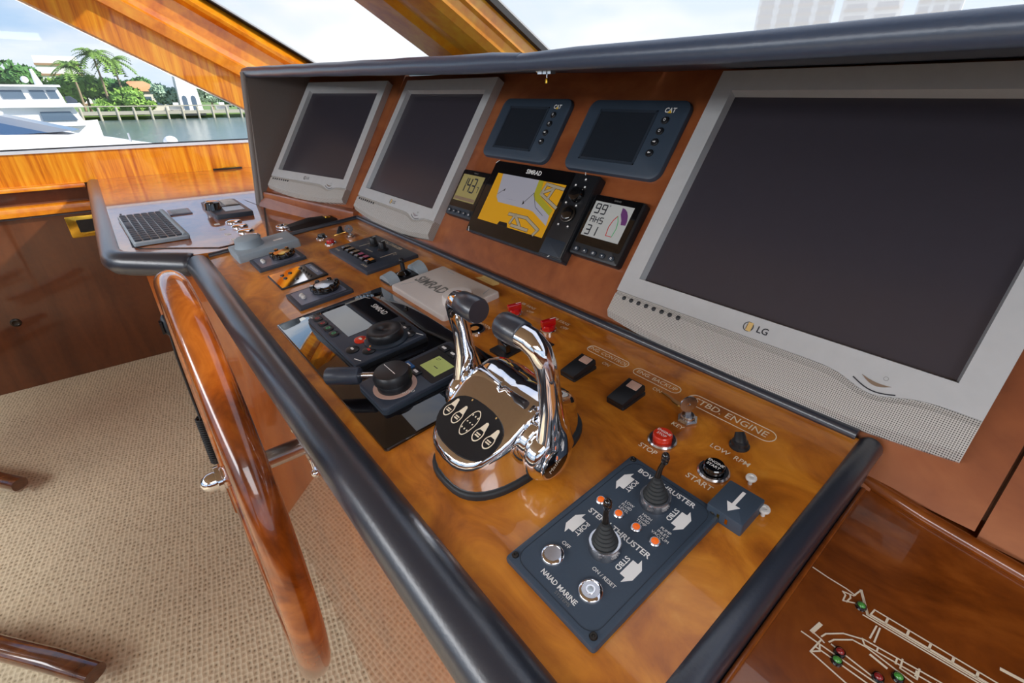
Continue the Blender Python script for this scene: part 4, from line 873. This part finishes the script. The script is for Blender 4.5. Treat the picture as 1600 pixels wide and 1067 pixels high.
# cross barrel the levers turn on
MB().lathe([(.030, -.082), (.034, -.078), (.034, .078), (.030, .082)], (0, -.002, .056), 36, 'x').build('barrel', 'chrome', ch, 50)
def lever(sx, lean, name):
    x0 = sx * .094
    l = MB().lathe([(.026, -.014), (.036, -.011), (.038, -.004), (.036, .006), (.030, .012), (.026, .013)] if sx > 0 else [(.026, -.013), (.030, -.012), (.036, -.006), (.038, .004), (.036, .011), (.026, .014)], (x0, -.005, .047), 36, 'x').build('lever', 'chrome', ch, 60)
    P = []; 
    pts = [(x0, .002, .050, .018, .034), (x0, .004, .085, .0150, .025), (x0 - sx * .001, .004, .120, .0130, .0165), (x0 - sx * .002, .003, .160, .0122, .0140), (x0 - sx * .003, .0, .186, .0128, .0145), (x0 - sx * .008, -.003, .203, .0140, .0152), (x0 - sx * .019, -.005, .213, .0148, .0162), (x0 - sx * .034, -.006, .215, .0142, .0160)]
    rg = []
    for i, (x, y, z_, rx, ry) in enumerate(pts):
        a = pts[min(i + 1, len(pts) - 1)]; b = pts[max(i - 1, 0)]; t = Vector((a[0] - b[0], 0, a[2] - b[2])).normalized(); u = Vector((t.z, 0, -t.x)); v = Vector((0, 1, 0))
        if i == len(pts) - 1: u = Vector((0, 0, sx))
        rg.append([Vector((x, y, z_)) + u * rx * math.cos(q) + v * ry * math.sin(q) for q in [2 * math.pi * k / 20 for k in range(20)]])
    MB().loft(rg).build('lever_arm', 'chrome', l, 60)
    xa, xb = x0 - sx * .030, x0 - sx * .070
    pr = [(.0145, xa), (.0168, xa - sx * .002), (.0178, (xa + xb) / 2), (.0178, xb + sx * .004), (.0160, xb), (1e-4, xb)]
    if sx > 0: pr = pr
    MB().lathe([(r_, x) for r_, x in pr], (0, -.006, .215), 26, 'x').build('grip', 'vinyl', l, 50)
    xc = x0 + sx * .0132
    MB().prism(circ(.026, .020, 28), 0, .003, .001).xf(Matrix.Translation((xc - sx * .001, -.008, .045)) @ Matrix.Rotation(R(90 * sx), 4, 'Y') @ Matrix.Rotation(R(90 + 35 * sx), 4, 'Z')).build('hub_badge', 'chrome', l)
    MB().prism(circ(.0225, .0165, 28), .003, .0042).xf(Matrix.Translation((xc - sx * .001, -.008, .045)) @ Matrix.Rotation(R(90 * sx), 4, 'Y') @ Matrix.Rotation(R(90 + 35 * sx), 4, 'Z')).build('badge_inlay', 'black_gloss', l)
    t = text('Mathers', .0095, 0, 0, 0, 'cream_print', l, shear=.2)
    t.matrix_local = Matrix.Translation(((xc + sx * .0036) * K, -.008 * K, .045 * K)) @ Matrix.Rotation(math.pi / 2, 4, 'Z') @ Matrix.Rotation(math.pi / 2, 4, 'X') @ Matrix.Rotation(R(35), 4, 'Z') if sx > 0 else Matrix.Translation(((xc - .0036) * K, -.008 * K, .045 * K)) @ Matrix.Rotation(-math.pi / 2, 4, 'Z') @ Matrix.Rotation(math.pi / 2, 4, 'X')
lever(1, 0, 'r'); lever(-1, 0, 'l')
# ------------------------------------------------------------------ things on the port counter (top at -.385)
ZT = -.3825
kb = thing('keyboard', 'slim pale-blue wireless keyboard with dark keys on the port counter', 'keyboard', W(-1.90, .067, ZT), (0, 0, R(2)))
MB().slab(0, 0, .440, .138, .008, .002, .010, .002, 0, 3).build('base', 'cover_slate', kb); MB().slab(0, 0, .436, .134, .008, .0095, .0125, .001, 0, 3).build('deck', 'lcd_pale', kb)
MB().tube([(-.215, .060, .010), (.215, .060, .010)], .0095, 14).build('battery_tube', 'cover_slate', kb)
key = MB().slab(0, 0, .0255, .0165, .002, 0, .0035, .001, 0, 1).build('key', 'dark_slate', kb, loc=(-.195, -.055, .0125)); space = None
for r_ in range(6):
    y = -.055 + .0205 * r_; k = 0
    while k < 14:
        x = -.195 + .0299 * k
        if r_ == 0 and k == 4:
            MB().slab(x + .045, y, .110, .0165, .002, .0125, .016, .001, 0, 1).build('space_bar', 'dark_slate', kb); k += 4; continue
        if not (r_ == 0 and k == 0): dup(key, kb, (x, y, .0125))
        k += 1
ds = thing('display_strip', 'small grey display strip set in the counter behind the keyboard', 'display', W(-2.12, .172, ZT))
MB().slab(0, 0, .10, .068, .004, 0, .004, .001).build('frame', 'plate_blue', ds); MB().slab(0, 0, .082, .050, .002, .0038, .0046).build('glass', 'cover_slate', ds)
un = thing('radio_unit', 'dark framed radio unit with ribbed keys and black knob on the port counter', 'radio', W(-2.045, .312, ZT))
MB().slab(0, 0, .285, .118, .006, 0, .016, .003, 0, 3).build('frame', 'device_slate', un); MB().slab(-.06, 0, .135, .096, .003, .0158, .018).build('key_field', 'black_plastic', un)
for k in range(6): MB().slab(-.115 + .021 * k, .022, .011, .044, .002, .0178, .0215, .001).build('ribbed_key', 'white_plastic', un)
MB().slab(.055, .012, .082, .062, .002, .0158, .0172).build('lcd', 'lcd_pale', un)
MB().lathe([(.028, .016), (.026, .030), (.024, .040), (.020, .043), (1e-4, .043)], (.03, -.045, 0), 22).build('knob', 'black_gloss', un); MB().lathe([(.016, .016), (.015, .03), (1e-4, .032)], (-.07, -.043, 0), 18).build('knob', 'black_gloss', un)
for k, (x, lb) in enumerate(((-1.833, 'farthest'), (-1.751, 'second farthest'), (-1.671, 'second nearest'), (-1.595, 'nearest'))):
    b = thing('switch_button', lb + ' of four round chrome switches in a row on the port counter', 'switch', W(x, .290, ZT), group='chrome switches on the port counter')
    MB().lathe([(.025, 0), (.025, .003), (.022, .006), (.016, .0075), (1e-4, .008)], n=28).build('rim', 'chrome', b)
    MB().slab(-.001, -.050, .020, .016, .002, .0, .0006).build('legend', 'white_print', b)
rg = thing('chrome_ring', 'flat chrome ring on the brown ledge under the port display', 'ring', W(-1.663, .405, -.3825)); MB().lathe([(.026, 0), (.026, .003), (.022, .005), (.017, .005), (.015, .002), (1e-4, .002)], n=28).build('rim', 'chrome', rg)
pd = thing('leather_strap', 'folded dark leather strap lying behind the far end of the desk', 'strap', W(-1.62, .47, -.383))
MB().loft([[(-.015 + a, -.065, 0), (.045 + a, -.06, 0), (.03 + a, -.06, .018), (.0 + a, -.065, .014)] if False else [(-.01, -.07, 0), (.03, -.07, 0), (.028, -.07, .012), (0, -.07, .014)] for a in (0,)] + [[(-.02, .0, 0), (.05, .01, 0), (.03, .005, .022), (-.006, 0, .026)], [(-.035, .075, 0), (.06, .09, 0), (.03, .085, .018), (-.02, .078, .022)]]).build('strap_body', 'leather_black', pd, 50)
MB().slab(-.0, .06, .03, .018, .004, .018, .025, .002).build('buckle', 'brass', pd)
# ------------------------------------------------------------------ on the port wall
bl = thing('cupboard_latch', 'brass flush latch on the dark cupboard below the window', 'latch', W(XW, -.140, -.605), (math.pi / 2, 0, math.pi / 2))
MB().slab(0, 0, .165, .108, .008, 0, .006, .002).build('plate', 'brass', bl); MB().slab(.010, .002, .105, .062, .004, .005, .0072).build('finger_recess', 'black_plastic', bl); MB().slab(.01, -.036, .09, .012, .003, .0055, .011, .002).build('pull', 'brass', bl)
wh = thing('sill_clip', 'slim brass clip at the foot of the honey wood panel', 'clip', W(XW + .03, .56, -.384))
MB().slab(0, 0, .02, .15, .004, 0, .008, .002).build('bar', 'dark_metal', wh); MB().slab(.002, .01, .012, .07, .003, .008, .012, .002).build('tongue', 'brass', wh)
kh = thing('cupboard_pull', 'small worn round pull on the dark cupboard door', 'pull', W(XW, -.572, -1.035), (math.pi / 2, 0, math.pi / 2))
MB().lathe([(.022, 0), (.020, .004), (.014, .006), (.010, .003), (1e-4, .003)], n=20).build('rosette', 'dark_metal', kh)
# ------------------------------------------------------------------ steering wheel
WC = Vector((-.79, .03, -.585)); wr = .335
sw = thing('steering_wheel', 'varnished wooden steering wheel seen edge-on in front of the console', 'steering wheel', W(*WC))
MB().tube([(wr * math.cos(a), 0, wr * math.sin(a)) for a in [2 * math.pi * i / 72 for i in range(72)]], .0215, 20, closed=True).build('rim', 'wheel_wood', sw, 80)
MB().lathe([(.042, -.016), (.050, -.010), (.050, .014), (.036, .022)], (0, 0, 0), 32, 'y').build('hub', 'chrome', sw, 40)
for k in range(5):
    a = R(90 + 72 * k); d = Vector((math.cos(a), 0, math.sin(a)))
    MB().tube([d * .035, d * .18, d * (wr - .005)], [.014, .0115, .013], 14).build('spoke', 'chrome', sw, 60)
MB().lathe([(.020, -.014), (.020, -.026), (.024, -.027), (.024, -.034), (.017, -.036), (.0165, -.046), (.011, -.056), (1e-4, -.060)], (0, 0, 0), 24, 'y').build('hub_nut', 'chrome', sw, 50)
MB().tube([(0, .018, 0), (0, .126, 0)], .0175, 20).build('shaft', 'steel', sw, 60)
fl = MB().lathe([(.046, .113), (.046, .118), (.040, .1245)], (0, 0, 0), 32, 'y').build('flange', 'chrome', sw, 50)
for a in (60, 180, 300): MB().ball((.058 * math.cos(R(a)), .115, .058 * math.sin(R(a))), .0095, .010, .0095).tube([(.03 * math.cos(R(a)), .118, .03 * math.sin(R(a))), (.058 * math.cos(R(a)), .118, .058 * math.sin(R(a)))], .008, 10).build('flange_bolt', 'chrome', fl, 60)
# radio microphone with coiled cord on the chamfered console corner
mk = thing('handheld_microphone', 'dark grey hand microphone with coiled cord hanging on the console corner', 'microphone', W(-1.60, .012, -.60))
MB().ball((-.01, 0, .0), .022, .014, .034).build('body', 'dark_slate', mk, 60); MB().slab(0, 0, .020, .040, .004, .010, .016).xf(Matrix.Translation((0, .0, 0)) @ Matrix.Rotation(R(90), 4, 'X')).build('clip', 'black_plastic', mk)
cp_ = [(-.005, .0, -.03), (.0, -.004, -.10), (.004, -.004, -.24), (.006, -.004, -.315)]
cp_ += [(.008 + .015 * math.cos(q * .9) + q * .0002, -.004 + .013 * math.sin(q * .9), -.32 - .0011 * q) for q in range(150)]
MB().tube(cp_, .0036, 6).build('coiled_cord', 'rubber', mk, 80)
# helm chairs on sled rails: only the rail tips reach into the picture
def helm_chair(ex, ey, label):
    d = Vector((math.cos(R(38.5)), math.sin(R(38.5)), 0)); sd = Vector((-d.y, d.x, 0)); base = Vector((ex, ey, 0)) - d * .32 - sd * .25
    t = thing('helm_chair', label, 'chair', W(base.x, base.y, -1.40), (0, 0, R(38.5)), 'helm chairs')
    for y in (.25, -.25):
        rgs = []
        for x, z_, hw, hh in ((-.34, .060, .026, .020), (-.2, .052, .028, .022), (.0, .056, .028, .022), (.18, .066, .028, .022), (.32, .060, .027, .021)):
            rgs.append([(x, y + hw * math.copysign(abs(math.cos(q)) ** .7, math.cos(q)), z_ + hh * math.copysign(abs(math.sin(q)) ** .7, math.sin(q))) for q in [2 * math.pi * k / 16 for k in range(16)]])
        l = MB().loft(rgs).build('foot_rail', 'rail_wood', t, 60)
        MB().tube([(-.30, y, .022), (.0, y, .018), (.27, y, .026)], .015, 12).build('underside_bar', 'chrome', l, 60)
        MB().tube([(-.12, y, .07), (-.12, y, .64)], .018, 12).build('post', 'chrome', t, 60)
    MB().slab(-.10, 0, .46, .48, .08, .62, .72, .04, 0, 5).build('seat', 'leather_black', t, 50)
    MB().slab(0, 0, .46, .56, .08, 0, .09, .04, 0, 5).xf(Matrix.Translation((-.34, 0, 1.0)) @ Matrix.Rotation(R(90), 4, 'Z') @ Matrix.Rotation(R(80), 4, 'X')).build('backrest', 'leather_black', t, 50)
helm_chair(-1.225, -.40, 'helm chair whose polished wooden rail tip lies in the lower left corner'); helm_chair(-2.27, -.605, 'farther helm chair with a rail tip at the left edge of the photo')
# ------------------------------------------------------------------ outside: harbour seen through the side window
ZW = -5.0
tag(wbox(-900, 500, -700, 900, ZW - .2, ZW).build('water', 'water'), 'calm grey-green harbour water between the boats and the far quay', 'water')['kind'] = 'stuff'
ln_ = struct(wbox(-600, -146, -260, 330, ZW - .5, ZW + .7).build('land_bank', 'land_green'), 'low green bank along the far shore', 'ground')
# sports boat alongside
sp = thing('sports_boat', 'white sports boat foredeck with raked dark windscreen and navy cover, nearest outside', 'boat', W(-13, -2, ZW))
rgs = []
for y, hw, dk_, hull in ((1.45, .05, -1.02, -1.5), (1.1, .45, -.93, -2.2), (.4, 1.15, -.78, -3.2), (-.6, 1.75, -.60, -4.6), (-2, 2.1, -.50, -4.9), (-4.5, 2.2, -.46, -5.0), (-9, 2.2, -.46, -5.0)):
    rgs.append([(-hw, y + 2, dk_ - .14 + 5), (-hw * .6, y + 2, dk_ - .03 + 5), (0, y + 2, dk_ + 5), (hw * .6, y + 2, dk_ - .03 + 5), (hw, y + 2, dk_ - .14 + 5), (hw * .92, y + 2, (dk_ + hull) / 2 + 5), (hw * .5, y + 2, hull + 5), (-hw * .5, y + 2, hull + 5), (-hw * .92, y + 2, (dk_ + hull) / 2 + 5)])
MB().loft(rgs).build('hull', 'white_gel', sp, 50)
wsr = []
for t in range(9):
    a = R(-80 + 20 * t); x = 1.25 * math.sin(a); y = -.20 - 1.9 * (1 - math.cos(a)); wsr.append(((x * 1.05, y + 2.1, 4.40), (x * .85, y + 1.1, 4.70)))
mb = MB()
for (a, b_), (c, d) in zip(wsr, wsr[1:]): mb.add([a, c, d, b_], [(0, 1, 2, 3)])
mb.build('windscreen', 'tinted_glass', sp, 60); MB().tube([q[1] for q in wsr], .03, 8).build('windscreen_frame', 'white_gel', sp, 60)
MB().loft([[(-.8, .0, 4.66), (0, .75, 4.72), (.8, .0, 4.66)], [(-.9, -.3, 4.74), (0, .15, 4.86), (.9, -.3, 4.74)], [(-1.0, -4.2, 4.5), (0, -4.2, 4.66), (1.0, -4.2, 4.5)]], closed_ring=False, caps=False).build('canvas_cover', 'navy_canvas', sp, 60)
for y, x in ((1.6, .62), (2.6, .35)):
    MB().tube([(x, y, 4.05), (x, y, 4.32)], .018, 8).build('stanchion', 'steel', sp)
MB().ball((.15, 3.28, 4.12), .13, .13, .11).build('bow_fender', 'white_gel', sp, 60)
# motor yacht beyond
my = thing('motor_yacht', 'white motor yacht with dark saloon windows behind the sports boat', 'boat', W(-62, 0, ZW))
rgs = []
for y, hw, dk_, hull in ((1.0, .05, 2.9, 1.2), (-.6, 1.1, 2.75, .2), (-3, 2.0, 2.6, 0), (-8, 2.4, 2.5, -.2), (-20, 2.4, 2.5, -.2)):
    rgs.append([(-hw, y, dk_), (hw, y, dk_), (hw * .9, y, hull), (-hw * .9, y, hull)])
MB().loft(rgs).build('hull', 'white_gel', my, 40)
MB().loft([[(-1.7, y, 2.5), (1.7, y, 2.5), (1.5, y - d, 4.0), (-1.5, y - d, 4.0)] for y, d in ((.1, .5), (-16, 0))]).build('saloon', 'white_gel', my, 30)
MB().loft([[(1.72, y, 2.95), (1.78, y, 2.95), (1.66, y - d, 3.65), (1.60, y - d, 3.65)] for y, d in ((-.35, .35), (-2.7, 0))]).build('saloon_window', 'window_dark', my)
MB().loft([[(-2.1, y, 4.0), (2.1, y, 4.0), (2.0, y - d, 4.28), (-2.0, y - d, 4.28)] for y, d in ((.35, .15), (-16, 0))]).build('upper_deck', 'white_gel', my)
MB().loft([[(-1.5, y, 4.28), (1.5, y, 4.28), (1.3, y - d, 5.55), (-1.3, y - d, 5.55)] for y, d in ((-.75, .3), (-14, 0))]).build('wheelhouse', 'white_gel', my)
for ya, yb in ((-1.05, -1.65), (-1.80, -2.75), (-3.2, -4.6)): MB().loft([[(1.46, y, 4.65), (1.52, y, 4.65), (1.42, y - .12, 5.3), (1.36, y - .12, 5.3)] for y in (ya, yb)]).build('wheelhouse_window', 'window_dark', my)
MB().loft([[(-1.8, y, 5.55), (1.8, y, 5.55), (1.8, y, 5.7), (-1.8, y, 5.7)] for y in (-.75, -14)]).build('hardtop', 'white_gel', my)
MB().tube([(0, -2.1, 5.7), (0, -2.25, 6.9)], [.28, .10], 10).build('mast', 'white_gel', my); MB().ball((0, -2.9, 6.1), .26, .26, .26).build('radar_dome', 'white_gel', my, 60)
MB().loft([[(-1.6, y, 4.28), (1.6, y, 4.28), (1.2, y, z_), (-1.2, y, z_)] for y, z_ in ((.05, 4.5), (-.35, 4.85), (-.7, 4.8))]).build('foredeck_cover', 'dark_slate', my)
# quay with piles
qx = -140
qy = thing('quay', 'long grey timber quay on piles along the far shore', 'dock', W(qx, 12, ZW))
MB().box(-5, .1, -22, 24, 1.05, 1.65).build('deck', 'dock_wood', qy); MB().box(-.5, -.3, -22, 24, 2.6, 2.8).build('handrail', 'dock_wood', qy)
f = None
for k in range(16):
    y = -21 + 3.0 * k
    if f is None: f = MB().lathe([(.26, -.4), (.26, 2.35), (.12, 2.5), (1e-3, 2.5)], n=10).build('pile', 'dock_wood', qy, loc=(0, y, 0))
    else: dup(f, qy, (0, y, 0))
def foliage(n, rx, ry, rz, cz, sz, seed):
    rnd = random.Random(seed); mb = MB(); lumps = [(rnd.uniform(-.55, .55) * rx, rnd.uniform(-.55, .55) * ry, cz + rnd.uniform(-.4, .5) * rz, rnd.uniform(.35, .6)) for _ in range(9)]
    for _ in range(n):
        lx, ly, lz, k = rnd.choice(lumps); u = Vector((rnd.gauss(0, 1), rnd.gauss(0, 1), rnd.gauss(0, 1))).normalized()
        p = Vector((lx + u.x * rx * k, ly + u.y * ry * k, lz + u.z * rz * k)); a = Vector((rnd.gauss(0, 1), rnd.gauss(0, 1), rnd.gauss(0, 1))).normalized(); b_ = a.cross(u + Vector((.1, .2, .3))).normalized(); s = sz * rnd.uniform(.6, 1.2)
        mb.add([p - a * s, p + b_ * s * .6, p + a * s, p - b_ * s * .6], [(0, 1, 2, 3)])
    return mb
def tree(y, h, rx, rz, m, label, x=-152, seed=1):
    t = thing('broadleaf_tree', label, 'tree', W(x, y, ZW + 1.0), group='trees on the far shore')
    foliage(1500, rx, rx, rz, h - rz, .62, seed).build('foliage', m, t); MB().tube([(0, 0, 0), (.1, .1, h - rz)], [.3, .18], 8).build('trunk', 'trunk', t)
def palm(y, h, label, x=-150, seed=1, m='palm_leaf'):
    t = thing('palm_tree', label, 'palm', W(x, y, ZW + 1.0), group='palms on the far shore'); rnd = random.Random(seed)
    MB().tube([(0, 0, 0), (.15, .1, h * .5), (.1, 0, h)], [.28, .2, .17], 8).build('trunk', 'trunk', t); mb = MB()
    for k in range(30):
        a = 2 * math.pi * k / 30 + rnd.uniform(-.2, .2); e = rnd.uniform(-.1, 1.1); L_ = h * .28 + 1.2; d = Vector((math.cos(a), math.sin(a), 0)); sd = Vector((-d.y, d.x, 0)); P = []
        for i in range(7):
            s = i / 6; P.append(Vector((.1, 0, h)) + d * L_ * s * math.cos(e * .6) + Vector((0, 0, L_ * (s * math.sin(e) - .75 * s * s))))
        for i in range(6):
            for q in (-1, 1):
                for j in (0, .5):
                    p = P[i].lerp(P[i + 1], j); w_ = 1.1 * (1 - .6 * i / 6); mb.add([p, P[i].lerp(P[i + 1], j + .45), p + sd * q * w_ + Vector((0, 0, -.45)) + d * .5], [(0, 1, 2)])
    mb.build('fronds', m, t)
def yat(px): # lateral position on the far shore for a bearing in the picture
    return px
tree(-8.6, 10.5, 4.6, 3.6, 'leaf_dark', 'round dark tree at the left edge of the shoreline', seed=2)
tree(2.0, 8.2, 4.6, 3.2, 'leaf_light', 'broad light-green tree below the tall palms', seed=3, x=-156)
tree(7.5, 7.4, 4.2, 2.8, 'leaf_dark', 'dark-green tree between the palms and the white villa', seed=4, x=-158)
tree(-2.5, 7.0, 4.0, 2.6, 'leaf_light', 'light-green tree behind the motor yacht', seed=5, x=-156)
tree(13.5, 8.2, 4.0, 2.6, 'leaf_dark', 'dark-green tree left of the white tower', seed=6, x=-170)
tree(11.0, 3.4, 3.2, 1.6, 'leaf_light', 'low clipped bush in front of the white villa', seed=7, x=-148)
tree(5.5, 3.0, 3.0, 1.5, 'leaf_light', 'low bright bush behind the quay', seed=8, x=-148)
tree(26.0, 7.0, 3.6, 2.6, 'leaf_silver', 'silvery tree right of the white tower', seed=9, x=-150)
tree(17.0, 6.2, 3.2, 2.4, 'leaf_silver', 'silvery tree in front of the white villa', seed=10, x=-149)
tree(-5.5, 5.0, 4.0, 2.4, 'leaf_light', 'low light-green tree beside the terracotta roof', seed=12, x=-147); tree(9.0, 5.6, 3.6, 2.4, 'leaf_light', 'yellow-green tree in front of the villa', seed=13, x=-149)
tree(33.0, 6.0, 5, 2.6, 'leaf_dark', 'dark hedge-like tree at the right end of the quay', seed=11, x=-156)
palm(5.6, 11.6, 'tallest palm above the light-green tree', seed=3); palm(8.6, 10.6, 'palm just right of the tallest palm', seed=4); palm(1.0, 9.4, 'shorter palm left of the tallest palm', seed=5)
# houses and tower on the shore
def house(y, wd, h, label, roof, x=-160, nwin=3):
    t = thing('villa', label, 'house', W(x, y, ZW + 1.0)); MB().box(-4, 4, -wd / 2, wd / 2, 0, h).build('wall', 'stone_wall', t)
    if roof: MB().loft([[(-4.6, -wd / 2 - .6, h), (4.6, -wd / 2 - .6, h), (4.6, wd / 2 + .6, h), (-4.6, wd / 2 + .6, h)], [(-.3, -wd / 2 + 3, h + 2.2), (.3, -wd / 2 + 3, h + 2.2), (.3, wd / 2 - 3, h + 2.2), (-.3, wd / 2 - 3, h + 2.2)]]).build('roof', 'orange_roof', t)
    else: MB().box(-4.2, 4.2, -wd / 2 - .2, wd / 2 + .2, h, h + .5).build('parapet', 'tower_white', t)
    for k in range(nwin):
        yy = -wd / 2 + wd * (k + .5) / nwin; MB().box(4.0, 4.06, yy - .7, yy + .7, h * .35, h * .75).build('window', 'window_dark', t)
house(-10, 12, 4.2, 'villa with terracotta roof behind the motor yacht', True, -156); house(12.5, 9, 4.6, 'white villa with terracotta roof among the trees', True, -160, 4); house(18, 7, 4.4, 'flat-roofed white villa left of the tower', False, -164)
hb_ = thing('apartment_building', 'distant white apartment block behind the trees', 'building', W(-260, -1.5, ZW)); MB().box(-6, 6, -6, 6, 0, 17).build('wall', 'tower_white', hb_)
for k in range(5): MB().box(6, 6.5, -6.2, 6.2, 3.2 * k + 1.2, 3.2 * k + 1.9).build('balcony', 'balcony_tan', hb_)
tw = thing('bridge_tower', 'tall white tapering tower with arched openings on the far quay', 'tower', W(-146, 20.6, ZW + .5))
MB().loft([[(-s, -s, z_), (s, -s, z_), (s, s, z_), (-s, s, z_)] for s, z_ in ((2.5, 0), (2.5, .8), (2.2, 1.0), (1.75, 9.0), (1.9, 9.1), (1.9, 9.5), (1.6, 9.6), (1.35, 16))]).build('shaft', 'tower_white', tw, 30)
for y in (-1.05, .75):
    P = [(y - .5, 1.2), (y + .5, 1.2), (y + .5, 3.6)] + [(y + .5 * math.cos(R(a)), 3.6 + .6 * math.sin(R(a))) for a in (30, 60, 90, 120, 150)] + [(y - .5, 3.6)]
    MB().loft([[(2.16 - .055 * z_, q, z_) for q, z_ in P], [(2.30 - .055 * z_, q, z_) for q, z_ in P]]).build('arched_window', 'window_dark', tw)
for k, (y, l, lb) in enumerate(((17.2, 2.8, 'small white boat left of the tower foot'), (26.5, 2.6, 'small white boat right of the tower foot'))):
    b = thing('dinghy', lb, 'boat', W(-141.5, y, ZW + 1.7)); MB().loft([[(-.8, s, .9), (.8, s, .9), (.5, s, .1), (-.5, s, .1)] for s in (-l / 2, l / 2)]).build('hull', 'white_gel', b); MB().box(-.5, .5, -.5, .5, .9, 1.6).build('console', 'white_gel', b)
# tower blocks seen over the hood through the centre windscreen pane
def block(az, dist, wd, dp, h, label, floors, cols, rot):
    d = Vector((-math.sin(R(az)), math.cos(R(az)), 0)) * dist; t = thing('tower_block', label, 'building', W(d.x, d.y, ZW), (0, 0, R(rot)), 'tower blocks ahead')
    MB().box(-wd / 2, wd / 2, -dp / 2, dp / 2, 0, h).build('wall', 'tower_white', t); f = None; g_ = None; cw = wd / cols
    for c in range(cols):
        for k in range(floors):
            p = (-wd / 2 + cw * (c + .5), -dp / 2, 14 + (h - 15) * k / floors)
            if f is None:
                f = MB().box(-cw * .38, cw * .38, -1.4, 0, 0, .9).build('balcony', 'balcony_tan', t, loc=p); g_ = MB().box(-cw * .34, cw * .34, -.08, 0, 1.0, 2.6).build('window', 'window_dark', t, loc=p)
            else: dup(f, t, p); dup(g_, t, p)
    return t
block(24.4, 260, 27, 16, 70, 'tan-balconied tower block seen through the centre windscreen', 18, 4, 24); block(18.6, 270, 20, 16, 70, 'plain white tower block right of the balconied one', 14, 2, 18); block(14.0, 240, 12, 14, 64, 'narrow white tower block farthest right', 14, 3, 12)
